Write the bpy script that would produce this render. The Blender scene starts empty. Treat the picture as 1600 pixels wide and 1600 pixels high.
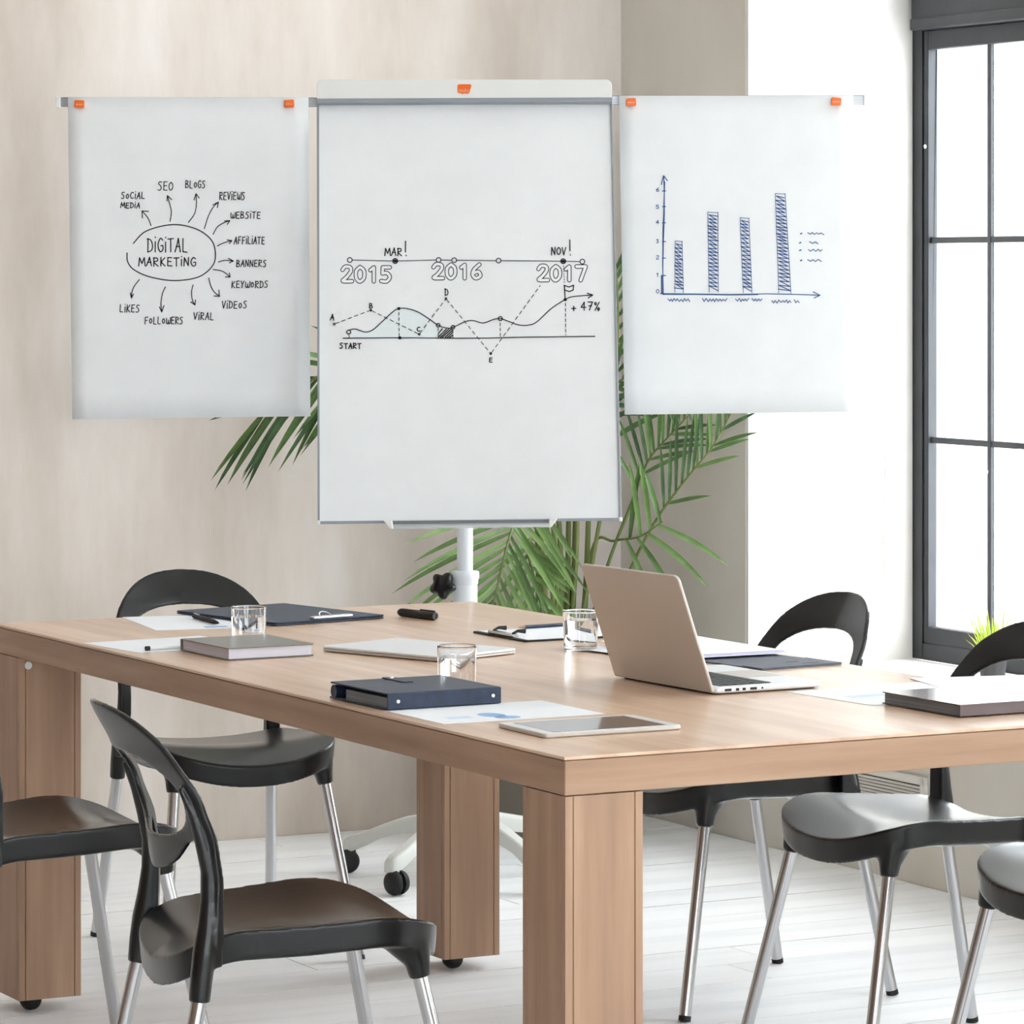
import bpy, bmesh, math, random
from mathutils import Vector, Matrix, noise
from mathutils.geometry import delaunay_2d_cdt

# ------------------------------------------------------------------ camera, world, exposure
F_PX, HORIZON, CAM_H = 5855.0, 428.0, 1.44
C = bpy.context.scene.collection
cam_data = bpy.data.cameras.new('camera'); cam = bpy.data.objects.new('camera', cam_data); C.objects.link(cam)
cam.location = (0, 0, CAM_H); cam.rotation_euler = (math.pi/2, 0, 0)
cam_data.sensor_width = 36; cam_data.lens = F_PX/1600*36; cam_data.shift_y = -(800-HORIZON)/1600
cam_data.clip_end = 100
bpy.context.scene.camera = cam
vs = bpy.context.scene.view_settings
vs.view_transform = 'Standard'; vs.look = 'None'; vs.gamma = 1; vs.use_curve_mapping = False
vs.exposure = 0.30
world = bpy.data.worlds.new('sky'); bpy.context.scene.world = world; world.use_nodes = True
bg = world.node_tree.nodes['Background']; bg.inputs[0].default_value = (0.945, 0.985, 1.04, 1); bg.inputs[1].default_value = 9.0

# room frame: x along the back wall (towards the window), y along the window wall (away), origin in the far corner
YAW = math.radians(28.2)
BX = Vector((math.cos(YAW), math.sin(YAW), 0)); AX = Vector((-math.sin(YAW), math.cos(YAW), 0))
CORNER = Vector((0.293, 10.08, 0))
def room(x, y, z=0.0): return CORNER + BX*x + AX*y + Vector((0, 0, z))
WALL_T = 0.505
OPENINGS = [(-2.12, -0.6355), (-4.75, -3.0), (-7.4, -5.65), (-10.05, -8.3)]
FRONT_FILL = [(-6.2, -3.7), (-3.0, -0.5)]      # unseen windows added behind the camera to bring in more frontal light
RX0, RY0 = -6.9, -11.6
SILL_Z, HEAD_Z, CEIL_Z = 0.44, 3.0, 3.4
for i, (y0, y1) in enumerate(OPENINGS):       # portals: guide the sky light through the openings, give no light themselves
    ld = bpy.data.lights.new('window_portal', 'AREA'); ld.shape = 'RECTANGLE'; ld.size = HEAD_Z-SILL_Z; ld.size_y = y1-y0
    ld.cycles.is_portal = True
    lo = bpy.data.objects.new('window_portal', ld); C.objects.link(lo)
    lo.location = room(WALL_T+0.36, (y0+y1)/2, (SILL_Z+HEAD_Z)/2)
    m = Matrix((Vector((0, 0, 1)), AX, BX)).transposed()    # local z (light shines along -z) = BX -> into the room
    lo.rotation_euler = m.to_euler()
for (x0, x1) in FRONT_FILL:
    ld = bpy.data.lights.new('window_portal', 'AREA'); ld.shape = 'RECTANGLE'; ld.size = HEAD_Z-SILL_Z; ld.size_y = x1-x0
    ld.cycles.is_portal = True
    lo = bpy.data.objects.new('window_portal', ld); C.objects.link(lo); lo.location = room((x0+x1)/2, RY0-0.42, (SILL_Z+HEAD_Z)/2)
    lo.rotation_euler = Matrix((Vector((0, 0, 1)), BX, -AX)).transposed().to_euler()

# ------------------------------------------------------------------ helpers
def un(x, y, z=0.75):
    """point of the photograph (x, y) that lies at height z"""
    d = F_PX*(CAM_H-z)/(y-HORIZON); return Vector(((x-800)/F_PX*d, d, z))
def at(x, y, d): return Vector(((x-800)/F_PX*d, d, CAM_H-(y-HORIZON)/F_PX*d))

def srgb(r, g, b):
    f = lambda c: (c/255/12.92) if c/255 <= 0.04045 else ((c/255+0.055)/1.055)**2.4
    return (f(r), f(g), f(b), 1)
def mat(name, col, rough=0.5, metal=0.0, spec=0.5, var=None, vscale=(1, 1, 1), vdetail=4, bump=0.0, bscale=None, coat=0.0, trans=0.0, ior=1.45, sheen=0.0, obj=True):
    m = bpy.data.materials.new(name); m.use_nodes = True
    nt = m.node_tree; b = nt.nodes['Principled BSDF']
    b.inputs['Base Color'].default_value = col; b.inputs['Roughness'].default_value = rough
    b.inputs['Metallic'].default_value = metal; b.inputs['Specular IOR Level'].default_value = spec
    b.inputs['Coat Weight'].default_value = coat; b.inputs['Transmission Weight'].default_value = trans; b.inputs['IOR'].default_value = ior
    b.inputs['Coat Roughness'].default_value = 0.22 if name.startswith('black_moulded') else 0.12
    if var or bump:
        tc = nt.nodes.new('ShaderNodeTexCoord'); mp = nt.nodes.new('ShaderNodeMapping'); mp.inputs['Scale'].default_value = vscale
        nt.links.new(tc.outputs['Object'], mp.inputs[0])
        n = nt.nodes.new('ShaderNodeTexNoise'); n.inputs['Scale'].default_value = 1; n.inputs['Detail'].default_value = vdetail; n.inputs['Roughness'].default_value = 0.6
        nt.links.new(mp.outputs[0], n.inputs['Vector'])
        if var:
            r = nt.nodes.new('ShaderNodeValToRGB'); cr = r.color_ramp
            cr.elements[0].position = 0.3; cr.elements[0].color = var[0]; cr.elements[1].position = 0.7; cr.elements[1].color = var[-1]
            if len(var) == 3: e = cr.elements.new(0.5); e.color = var[1]
            nt.links.new(n.outputs['Fac'], r.inputs[0]); nt.links.new(r.outputs[0], b.inputs['Base Color'])
        if bump:
            bp = nt.nodes.new('ShaderNodeBump'); bp.inputs['Strength'].default_value = bump; bp.inputs['Distance'].default_value = 0.002
            src = n
            if bscale:
                mp2 = nt.nodes.new('ShaderNodeMapping'); mp2.inputs['Scale'].default_value = bscale; nt.links.new(tc.outputs['Object'], mp2.inputs[0])
                src = nt.nodes.new('ShaderNodeTexNoise'); src.inputs['Scale'].default_value = 1; src.inputs['Detail'].default_value = 5
                nt.links.new(mp2.outputs[0], src.inputs['Vector'])
            nt.links.new(src.outputs['Fac'], bp.inputs['Height']); nt.links.new(bp.outputs[0], b.inputs['Normal'])
    return m

class MB:
    """collects geometry for ONE mesh object"""
    def __init__(s): s.v = []; s.f = []
    def add(s, vs, fs):
        o = len(s.v); s.v += [Vector(v) for v in vs]; s.f += [tuple(i+o for i in f) for f in fs]; return s
    def box(s, a, b):
        (x0, y0, z0), (x1, y1, z1) = a, b
        return s.add([(x0, y0, z0), (x1, y0, z0), (x1, y1, z0), (x0, y1, z0), (x0, y0, z1), (x1, y0, z1), (x1, y1, z1), (x0, y1, z1)],
                     [(0, 3, 2, 1), (4, 5, 6, 7), (0, 1, 5, 4), (1, 2, 6, 5), (2, 3, 7, 6), (3, 0, 4, 7)])
    def hexa(s, bottom, top):
        return s.add(list(bottom)+list(top), [(0, 3, 2, 1), (4, 5, 6, 7), (0, 1, 5, 4), (1, 2, 6, 5), (2, 3, 7, 6), (3, 0, 4, 7)])
    def prism(s, poly, z0, z1, ax='z'):
        n = len(poly)
        P = (lambda x, y, z: (x, y, z)) if ax == 'z' else ((lambda x, y, z: (z, x, y)) if ax == 'x' else (lambda x, y, z: (x, z, y)))
        vs = [P(x, y, z0) for x, y in poly]+[P(x, y, z1) for x, y in poly]
        return s.add(vs, [tuple(range(n))[::-1], tuple(range(n, 2*n))]+[(i, (i+1) % n, n+(i+1) % n, n+i) for i in range(n)])
    def tube(s, path, radii, n=12, cap=True, flat=1.0, up=None):
        path = [Vector(p) for p in path]
        if not hasattr(radii, '__len__'): radii = [radii]*len(path)
        rings = []; prev = None
        for i, p in enumerate(path):
            t = (path[min(i+1, len(path)-1)]-path[max(i-1, 0)]).normalized()
            if prev is None:
                a = Vector(up) if up else (Vector((0, 0, 1)) if abs(t.z) < 0.9 else Vector((1, 0, 0)))
            else: a = prev
            u = (a-t*a.dot(t)).normalized(); w = t.cross(u); prev = u
            rings.append([p+(u*math.cos(2*math.pi*k/n)*flat+w*math.sin(2*math.pi*k/n))*radii[i] for k in range(n)])
        vs = [v for r in rings for v in r]; fs = []
        for i in range(len(rings)-1):
            for k in range(n):
                a = i*n+k; b = i*n+(k+1) % n; fs.append((a, b, b+n, a+n))
        if cap: fs += [tuple(range(n))[::-1], tuple(range(len(vs)-n, len(vs)))]
        return s.add(vs, fs)
    def lathe(s, prof, n=32, c=(0, 0, 0), m=None):
        vs = []; fs = []
        for r, z in prof:
            for k in range(n):
                a = 2*math.pi*k/n; vs.append(Vector((r*math.cos(a), r*math.sin(a), z)))
        for i in range(len(prof)-1):
            for k in range(n):
                a = i*n+k; b = i*n+(k+1) % n; fs.append((a, b, b+n, a+n))
        if prof[0][0] > 1e-5: fs.append(tuple(range(n))[::-1])
        if prof[-1][0] > 1e-5: fs.append(tuple(range(len(vs)-n, len(vs))))
        if m: vs = [m @ v for v in vs]
        return s.add([v+Vector(c) for v in vs], fs)
    def grid(s, rows, close=False):
        n = len(rows[0]); vs = [v for r in rows for v in r]; fs = []
        for i in range(len(rows)-1):
            for k in range(n if close else n-1):
                fs.append((i*n+k, i*n+(k+1) % n, (i+1)*n+(k+1) % n, (i+1)*n+k))
        return s.add(vs, fs)
def link(name, me, m=None, parent=None):
    o = bpy.data.objects.new(name, me); C.objects.link(o)
    if m: me.materials.clear(); me.materials.append(m)
    if parent: o.parent = parent
    return o
def obj(name, mb, m, parent=None, bevel=0.0, smooth=False, world=False, seg=2, angle=40):
    vs = mb.v
    if world and parent:
        inv = mat_of(parent).inverted(); vs = [inv @ v for v in vs]
    me = bpy.data.meshes.new(name); me.from_pydata([tuple(v) for v in vs], [], mb.f); me.update()
    bm = bmesh.new(); bm.from_mesh(me); bmesh.ops.remove_doubles(bm, verts=bm.verts, dist=1e-6); bmesh.ops.recalc_face_normals(bm, faces=bm.faces); bm.to_mesh(me); bm.free()
    if smooth: me.shade_smooth() if hasattr(me, 'shade_smooth') else None
    if smooth: me.set_sharp_from_angle(angle=math.radians(angle))
    o = link(name, me, m, parent)
    if bevel:
        b = o.modifiers.new('bevel', 'BEVEL'); b.width = bevel; b.segments = seg; b.limit_method = 'ANGLE'; b.angle_limit = math.radians(50); b.harden_normals = False
    return o
def mat_of(o):
    m = Matrix.Translation(o.location) @ o.rotation_euler.to_matrix().to_4x4()
    return mat_of(o.parent) @ m if o.parent else m
def tag(o, label, cat, group=None):
    o['label'] = label; o['category'] = cat
    if group: o['group'] = group
    return o
def thing(name, label, cat, loc=(0, 0, 0), rotz=0.0, group=None):
    o = bpy.data.objects.new(name, None); C.objects.link(o); o.empty_display_size = 0.05
    o.location = loc; o.rotation_euler = (0, 0, rotz); return tag(o, label, cat, group)
def struct(name, mb, m, parent=None, **k):
    o = obj(name, mb, m, parent, **k)
    if not parent: o['kind'] = 'structure'
    return o
def copy_tree(o, parent=None):
    c = o.copy(); C.objects.link(c); c.parent = parent
    for ch in [x for x in ALL(o)]: copy_tree(ch, c)
    return c
def ALL(o): return [x for x in bpy.data.objects if x.parent == o]
def rrect(x0, y0, x1, y1, r, n=5, rs=None):
    pts = []; rs = rs or (r, r, r, r)
    for (cx, cy, a0, rr) in ((x0+rs[0], y0+rs[0], 180, rs[0]), (x1-rs[1], y0+rs[1], 270, rs[1]), (x1-rs[2], y1-rs[2], 0, rs[2]), (x0+rs[3], y1-rs[3], 90, rs[3])):
        for k in range(n+1):
            a = math.radians(a0+90*k/n); pts.append((cx+rr*math.cos(a), cy+rr*math.sin(a)))
    return pts

# ------------------------------------------------------------------ materials
M_WALL = mat('beige_plaster', srgb(212, 200, 188), 0.85, var=(srgb(194, 180, 167), srgb(218, 206, 196), srgb(236, 229, 224)), vscale=(2.4, 2.4, 0.6), vdetail=9, bump=0.25, bscale=(9, 9, 5))
M_WALLR = mat('grey_beige_plaster', srgb(214, 206, 196), 0.85, var=(srgb(204, 194, 180), srgb(222, 217, 210)), vscale=(1.2, 1.2, 0.5), vdetail=8, bump=0.25, bscale=(9, 9, 5))
M_REVEAL = mat('white_limewash', srgb(226, 222, 217), 0.8, var=(srgb(214, 208, 201), srgb(232, 230, 227)), vscale=(3, 3, 2), vdetail=6, bump=0.3, bscale=(14, 14, 8))
M_MASONRY = mat('rough_white_masonry', srgb(225, 220, 214), 0.9, var=(srgb(170, 158, 148), srgb(236, 233, 230)), vscale=(14, 14, 9), vdetail=10, bump=1.0, bscale=(30, 30, 20))
M_LWALL = mat('unseen_wall_fill_cutting_brown', srgb(118, 88, 70), 0.85, var=(srgb(96, 70, 56), srgb(138, 106, 86)), vscale=(2, 2, 2), bump=0.3)  # unseen left wall, its brown made up to cut bounce on the table side
M_CEIL = mat('white_ceiling_paint', srgb(235, 233, 228), 0.9, bump=0.1, bscale=(5, 5, 5))
M_FLOORS = [mat('white_painted_floorboard', srgb(*c), 0.42, var=(srgb(c[0]-14, c[1]-14, c[2]-13), srgb(*c), srgb(c[0]+5, c[1]+5, c[2]+5)), vscale=(0.8, 9, 6), vdetail=10, bump=0.25, bscale=(3, 30, 10)) for c in ((248, 248, 249), (244, 244, 246), (251, 251, 252))]
M_SUB = mat('dark_gap_between_boards', srgb(92, 86, 80), 0.9, bump=0.2)
M_WIN = mat('dark_grey_window_paint', srgb(50, 51, 56), 0.42, var=(srgb(44, 45, 50), srgb(56, 57, 62)), vscale=(6, 6, 6), bump=0.15)
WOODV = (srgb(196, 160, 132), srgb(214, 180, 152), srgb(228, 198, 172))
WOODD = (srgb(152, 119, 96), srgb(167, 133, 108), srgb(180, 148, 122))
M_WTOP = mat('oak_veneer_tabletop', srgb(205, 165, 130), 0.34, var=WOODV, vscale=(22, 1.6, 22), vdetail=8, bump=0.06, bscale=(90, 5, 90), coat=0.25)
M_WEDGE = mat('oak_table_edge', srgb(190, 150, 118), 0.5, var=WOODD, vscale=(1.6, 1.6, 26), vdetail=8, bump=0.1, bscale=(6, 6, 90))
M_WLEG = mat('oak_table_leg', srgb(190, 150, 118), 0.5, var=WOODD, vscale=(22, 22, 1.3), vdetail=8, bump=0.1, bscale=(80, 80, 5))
M_BLACK = mat('black_moulded_plastic', srgb(13, 13, 14), 0.4, spec=0.25, coat=0.9, bump=0.04, bscale=(600, 600, 600), vscale=(1, 1, 1))
M_BLACK.node_tree.nodes['Principled BSDF'].inputs['Coat IOR'].default_value = 1.36
M_RUBBER = mat('black_rubber', srgb(22, 22, 23), 0.6)
M_CHROME = mat('satin_aluminium_tube', srgb(196, 196, 198), 0.24, metal=1.0)
M_ALU = mat('silver_aluminium', srgb(214, 214, 216), 0.32, metal=0.9)
M_SLOT = mat('dark_grey_slot', srgb(112, 116, 122), 0.5)
M_ALUM_PAINT = mat('grey_anodised_rail', srgb(150, 155, 162), 0.45, metal=0.35)
M_WPLAS = mat('white_plastic', srgb(236, 236, 234), 0.4)
M_WPAINT = mat('white_powder_coat', srgb(226, 229, 234), 0.35)
M_GPLAS = mat('warm_grey_plastic', srgb(212, 213, 208), 0.5)
M_BOARD = mat('white_board_sheet', srgb(240, 242, 244), 0.6, var=(srgb(238, 240, 242), srgb(243, 245, 247)), vscale=(8, 8, 8))
M_PAPER = mat('white_paper', srgb(238, 239, 243), 0.75)
M_INK = mat('black_marker_ink', srgb(16, 16, 18), 0.6)
M_INKB = mat('blue_marker_ink', srgb(20, 76, 140), 0.6)
M_TINT = mat('pale_blue_pencil_tint', srgb(232, 240, 243), 0.6)
M_ORANGE = mat('orange_plastic', srgb(244, 112, 36), 0.35)
M_ORANGEL = mat('pale_orange_print', srgb(255, 190, 150), 0.4)
M_NAVY = mat('navy_leatherette', srgb(38, 50, 72), 0.45, var=(srgb(33, 44, 64), srgb(44, 57, 82)), vscale=(60, 60, 60), bump=0.15, bscale=(500, 500, 500))
M_DGREY = mat('dark_grey_folder_card', srgb(84, 88, 102), 0.55, var=(srgb(78, 82, 95), srgb(92, 96, 110)), vscale=(40, 40, 40), bump=0.1, bscale=(400, 400, 400))
M_TAUPE = mat('grey_taupe_cover', srgb(122, 118, 112), 0.35, bump=0.08, bscale=(400, 400, 400))
M_MAROON = mat('dark_maroon_cover', srgb(70, 42, 42), 0.3, coat=1.0, bump=0.03, bscale=(400, 400, 400))
M_PAGES = mat('page_block', srgb(214, 210, 220), 0.8, var=(srgb(196, 192, 202), srgb(226, 223, 232)), vscale=(2, 2, 1500), vdetail=2)
M_PAGEG = mat('grey_page_block', srgb(120, 122, 126), 0.8, var=(srgb(96, 98, 102), srgb(140, 142, 146)), vscale=(2, 2, 1200), vdetail=2)
M_LILAC = mat('lilac_paper', srgb(205, 198, 232), 0.7)
M_BLUEP = mat('pale_blue_chart_print', srgb(150, 184, 224), 0.7)
M_BLUEP2 = mat('very_pale_blue_print', srgb(208, 222, 240), 0.7)
M_LAPTOP = mat('silver_laptop_shell', srgb(200, 192, 184), 0.42, metal=0.35)
M_LAPBASE = mat('bright_aluminium_deck', srgb(228, 228, 230), 0.4, metal=0.4)
M_KEY = mat('black_keycap', srgb(38, 38, 42), 0.5)
M_SCREEN = mat('black_screen_glass', srgb(14, 14, 16), 0.08, spec=0.6)
M_TABG = mat('tablet_glass', srgb(70, 66, 64), 0.07, spec=0.8, coat=0.5)
M_PORT = mat('dark_port_hole', srgb(36, 32, 32), 0.7)
M_GLASS = mat('clear_glass', (1, 1, 1, 1), 0.0, trans=1.0, ior=1.47)
M_WATER = mat('water', (1, 1, 1, 1), 0.0, trans=1.0, ior=1.33)
M_CLEARP = mat('clear_pen_barrel', (0.95, 0.95, 0.97, 1), 0.1, trans=0.7, ior=1.3)
M_POT = mat('grey_taupe_pot', srgb(120, 113, 102), 0.7, bump=0.2, bscale=(40, 40, 40))
M_SOIL = mat('dark_soil', srgb(52, 40, 30), 0.95, bump=1.0, bscale=(90, 90, 90))
M_STEM = mat('palm_stem', srgb(96, 112, 58), 0.5, var=(srgb(84, 104, 46), srgb(124, 128, 74)), vscale=(20, 20, 3))
M_LEAF = [mat('palm_leaflet_green', srgb(*c), 0.42, var=(srgb(c[0]-14, c[1]-18, c[2]-10), srgb(c[0]+12, c[1]+14, c[2]+10)), vscale=(20, 20, 20)) for c in ((74, 104, 48), (92, 122, 60), (62, 92, 50), (120, 152, 84))]
M_GRASS = [mat('bright_grass_blade', srgb(*c), 0.5, var=(srgb(*c), srgb(c[0]+12, c[1]+10, c[2]+8)), vscale=(30, 30, 30)) for c in ((170, 196, 62), (206, 212, 80), (140, 176, 60))]
M_POTG = mat('dark_grey_plastic_pot', srgb(70, 70, 72), 0.45)
M_CORD = mat('white_cord', srgb(214, 208, 200), 0.6)
M_GRILLE = mat('cream_metal_grille', srgb(226, 221, 212), 0.5, bump=0.05)
M_GRILLED = mat('grille_cavity', srgb(112, 104, 94), 0.8)
def pane_mat():
    m = bpy.data.materials.new('window_glass'); m.use_nodes = True; nt = m.node_tree; nt.nodes.remove(nt.nodes['Principled BSDF'])
    t = nt.nodes.new('ShaderNodeBsdfTransparent'); t.inputs[0].default_value = (0.94, 0.96, 0.955, 1); g = nt.nodes.new('ShaderNodeBsdfGlossy'); g.inputs['Roughness'].default_value = 0.02
    x = nt.nodes.new('ShaderNodeMixShader'); x.inputs[0].default_value = 0.05
    nt.links.new(t.outputs[0], x.inputs[1]); nt.links.new(g.outputs[0], x.inputs[2]); nt.links.new(x.outputs[0], nt.nodes['Material Output'].inputs[0]); return m
M_PANE = pane_mat()

# ------------------------------------------------------------------ room shell
def rbox(mb, x0, x1, y0, y1, z0, z1):
    b = [room(x0, y0, z0), room(x1, y0, z0), room(x1, y1, z0), room(x0, y1, z0)]; t = [p+Vector((0, 0, z1-z0)) for p in b]
    return mb.hexa(b, t)
struct('wall_back', rbox(MB(), RX0-0.3, WALL_T, 0, 0.3, -0.1, CEIL_Z), M_WALL)
struct('wall_left', rbox(MB(), RX0-0.3, RX0, RY0, 0, -0.1, CEIL_Z), M_LWALL)
wf = MB(); fx = [RX0-0.3]
for q in FRONT_FILL: fx += list(q)
fx.append(WALL_T)
for i in range(0, len(fx), 2): rbox(wf, fx[i], fx[i+1], RY0-0.4, RY0, -0.1, CEIL_Z)
for (x0, x1) in FRONT_FILL: rbox(wf, x0, x1, RY0-0.4, RY0, -0.1, SILL_Z); rbox(wf, x0, x1, RY0-0.4, RY0, HEAD_Z, CEIL_Z)
struct('wall_front', wf, M_REVEAL)
struct('ceiling', rbox(MB(), RX0-0.3, WALL_T+0.3, RY0-0.3, 0.3, CEIL_Z, CEIL_Z+0.2), M_CEIL)
wr = MB()
ys = [0.0]
for (y0, y1) in OPENINGS: ys += [y1, y0]
ys.append(RY0)
for i in range(0, len(ys), 2): rbox(wr, 0, WALL_T, ys[i+1], ys[i], -0.1, CEIL_Z)
for (y0, y1) in OPENINGS:
    rbox(wr, 0, WALL_T+0.0, y0, y1, -0.1, SILL_Z-0.012); rbox(wr, 0, WALL_T, y0, y1, HEAD_Z+0.012, CEIL_Z)
struct('wall_right', wr, M_WALLR)
wo = MB()                                                     # outer leaf of the masonry beyond the frames
for i in range(0, len(ys), 2): rbox(wo, WALL_T+0.001, WALL_T+0.34, ys[i+1]+0.0, ys[i]-(0.0 if i == 0 else 0.0), -0.1, CEIL_Z)
for (y0, y1) in OPENINGS:
    rbox(wo, WALL_T+0.001, WALL_T+0.34, y0, y1, -0.1, SILL_Z-0.02); rbox(wo, WALL_T+0.001, WALL_T+0.34, y0, y1, HEAD_Z, CEIL_Z)
struct('wall_outer', wo, M_MASONRY)
for k, (y0, y1) in enumerate(OPENINGS):
    rv = MB(); e = 0.011
    rbox(rv, 0.0015, WALL_T-0.002, y1-e, y1+0.0, SILL_Z, HEAD_Z); rbox(rv, 0.0015, WALL_T-0.002, y0, y0+e, SILL_Z, HEAD_Z)
    rbox(rv, 0.0015, WALL_T-0.002, y0, y1, HEAD_Z, HEAD_Z+e)
    struct('trim_%d' % (k+1), rv, M_REVEAL)
    sl = MB(); rbox(sl, -0.012, WALL_T-0.002, y0, y1, SILL_Z-0.012, SILL_Z)
    struct('trim_%d' % (k+11), sl, M_REVEAL, bevel=0.004)

# floor: sub-floor with boards running along the back wall
fl = MB(); rbox(fl, RX0, 0, RY0, 0, -0.1, -0.012); floor = struct('floor', fl, M_SUB)
random.seed(3)
BW = 0.172
board_cache = {}
nrow = int((10.0)/BW)
for r in range(nrow):
    y1 = -r*BW-0.004; y0 = y1-BW+0.0035
    xs = [0.0]; x = -random.uniform(0.6, 2.6)
    while x > RX0+0.8: xs.append(x); x -= random.choice((2.4, 2.9, 3.4))
    xs.append(RX0)
    for a, b in zip(xs[:-1], xs[1:]):
        if r > 34 and random.random() < 0: continue
        m = MB(); L = a-b-0.003; dz = random.uniform(-0.0012, 0.0)
        nn = max(2, int(L/0.35)); jt = lambda: random.uniform(-0.0012, 0.0012)
        top0 = [(b+L*i/nn, y0+jt(), dz) for i in range(nn+1)]; top1 = [(b+L*i/nn, y1+jt(), dz) for i in range(nn+1)]
        P = lambda q: room(q[0], q[1], q[2]); D = Vector((0, 0, -0.012-dz-0.0))
        r0 = [P(q)+D for q in top0]; r1 = [P(q) for q in top0]; r2 = [P(q) for q in top1]; r3 = [P(q)+D for q in top1]
        m.grid([r0, r1, r2, r3])
        n1 = nn+1; m.f += [(0, n1, 2*n1, 3*n1), (nn, n1+nn, 2*n1+nn, 3*n1+nn)]
        # board in a frame turned with the room, so the grain runs along it
        o = obj('floorboard', m, M_FLOORS[random.choice((0, 0, 1, 2))], floor)
        rot = Matrix.Rotation(YAW, 4, 'Z'); c = room((a+b)/2, (y0+y1)/2, 0)
        T = Matrix.Translation(c) @ rot
        o.data.transform(T.inverted()); o.matrix_local = T
rest = MB(); rbox(rest, RX0, 0, RY0, -nrow*BW-0.006, -0.012, -0.001); obj('floorboard', rest, M_FLOORS[0], floor)

# windows
WIN_ROT = math.atan2(-AX.y, -AX.x)          # local x runs towards the camera side, local y outwards
def make_window(k, y1, width, height):
    root = bpy.data.objects.new('window_%d' % k, None); C.objects.link(root); root['kind'] = 'structure'
    root.location = room(WALL_T, y1, SILL_Z); root.rotation_euler = (0, 0, WIN_ROT)
    W, Hh = width, height
    f = MB(); y_a, y_b = 0.0, 0.036
    f.box((0.001, y_a, 0), (0.052, y_b, Hh)); f.box((W-0.052, y_a, 0), (W-0.001, y_b, Hh))
    f.box((0.052, y_a, 0), (W-0.052, y_b, 0.045)); f.box((0.052, y_a, Hh-0.06), (W-0.052, y_b, Hh))
    f.box((0.03, y_a-0.02, 1.655), (W-0.03, y_b, 1.755)); f.box((0.045, y_a-0.035, 1.63), (W-0.045, y_b-0.002, 1.66))
    obj('window_frame', f, M_WIN, root, bevel=0.004)
    s = MB(); ya, yb = 0.004, 0.032
    for z0, z1 in ((0.045, 1.63), (1.755, Hh-0.06)):
        s.box((0.052, ya, z0), (0.072, yb, z1)); s.box((W-0.072, ya, z0), (W-0.052, yb, z1)); s.box((0.072, ya, z0), (W-0.072, yb, z0+0.042)); s.box((0.072, ya, z1-0.05), (W-0.072, yb, z1))
    obj('sash_frame', s, M_WIN, root, bevel=0.003)
    x0, x1 = 0.072, W-0.072; BWd = 0.0145
    n = max(3, round((x1-x0)/0.268)); bars = [0.326+0.268*i for i in range(20) if 0.326+0.268*i < x1-0.1]
    zb = [0.57, 1.087]
    for xb in bars:
        obj('glazing_bar', MB().box((xb, ya+0.006, 0.085), (xb+BWd, yb-0.009, 1.585)), M_WIN, root, bevel=0.002)
        obj('glazing_bar', MB().box((xb, ya+0.006, 1.795), (xb+BWd, yb-0.009, Hh-0.108)), M_WIN, root, bevel=0.002)
    for z in zb: obj('glazing_bar', MB().box((x0, ya+0.008, z-0.008), (x1, yb-0.008, z+0.008)), M_WIN, root, bevel=0.002)
    cols = [x0]+[b for b in bars]+[x1]; rows = [(0.087, 0.5635), (0.5765, 1.0805), (1.0935, 1.58), (1.797, Hh-0.11)]
    for i in range(len(cols)-1):
        a = cols[i]+(BWd if i else 0)
        for z0, z1 in rows: obj('window_pane', MB().box((a, 0.0185, z0), (cols[i+1], 0.0215, z1)), M_PANE, root)
    if k == 1:
        for px, pz in ((0.062, 1.33), (0.333, 0.50)): obj('window_screw', MB().lathe([(0, 0), (0.006, 0.001), (0.006, 0.004), (0.0, 0.006)], 10, (0, 0, 0), Matrix.Translation((px, ya+0.001, pz)) @ Matrix.Rotation(math.pi/2, 4, 'X')), M_ALU, root, smooth=True)
    return root
for k, (y0, y1) in enumerate(OPENINGS): make_window(k+1, y1, y1-y0, HEAD_Z-SILL_Z)
for k, (x0, x1) in enumerate(FRONT_FILL):
    w_ = make_window(len(OPENINGS)+k+1, 0, x1-x0, HEAD_Z-SILL_Z); w_.location = room(x1, RY0-0.25, SILL_Z); w_.rotation_euler = (0, 0, YAW+math.pi)  # added windows out of view, there for the extra front light

# cord on the white reveal beside the window
cz = [at(1386+3*math.sin(i/3.0), y, 9.70) for i, y in enumerate(range(560, 880, 20))]
cz += [at(1387, 888, 9.70), at(1382, 900, 9.69), at(1370, 908, 9.68), at(1352, 908, 9.66)]
inv = [v for v in cz]
def onto_reveal(v, off):                      # drop the point on the reveal plane y = -0.6355 of the room frame
    rel = v-CORNER; x = rel.dot(BX); t = Vector((v.x, v.y, 0)).normalized()
    # slide along the line of sight until it meets the plane
    n = AX; p0 = room(0, OPENINGS[0][1]-0.0125-off, 0); o = Vector((0, 0, CAM_H)); d = v-o
    s = (p0-o).dot(n)/d.dot(n); return o+d*s
mc = MB().tube([onto_reveal(v, 0.004) for v in inv], 0.0022, 6)
tag(obj('wall_cord', mc, M_CORD, smooth=True), 'thin pale cord hanging on the white window reveal, curling left at its end', 'cord')

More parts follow.
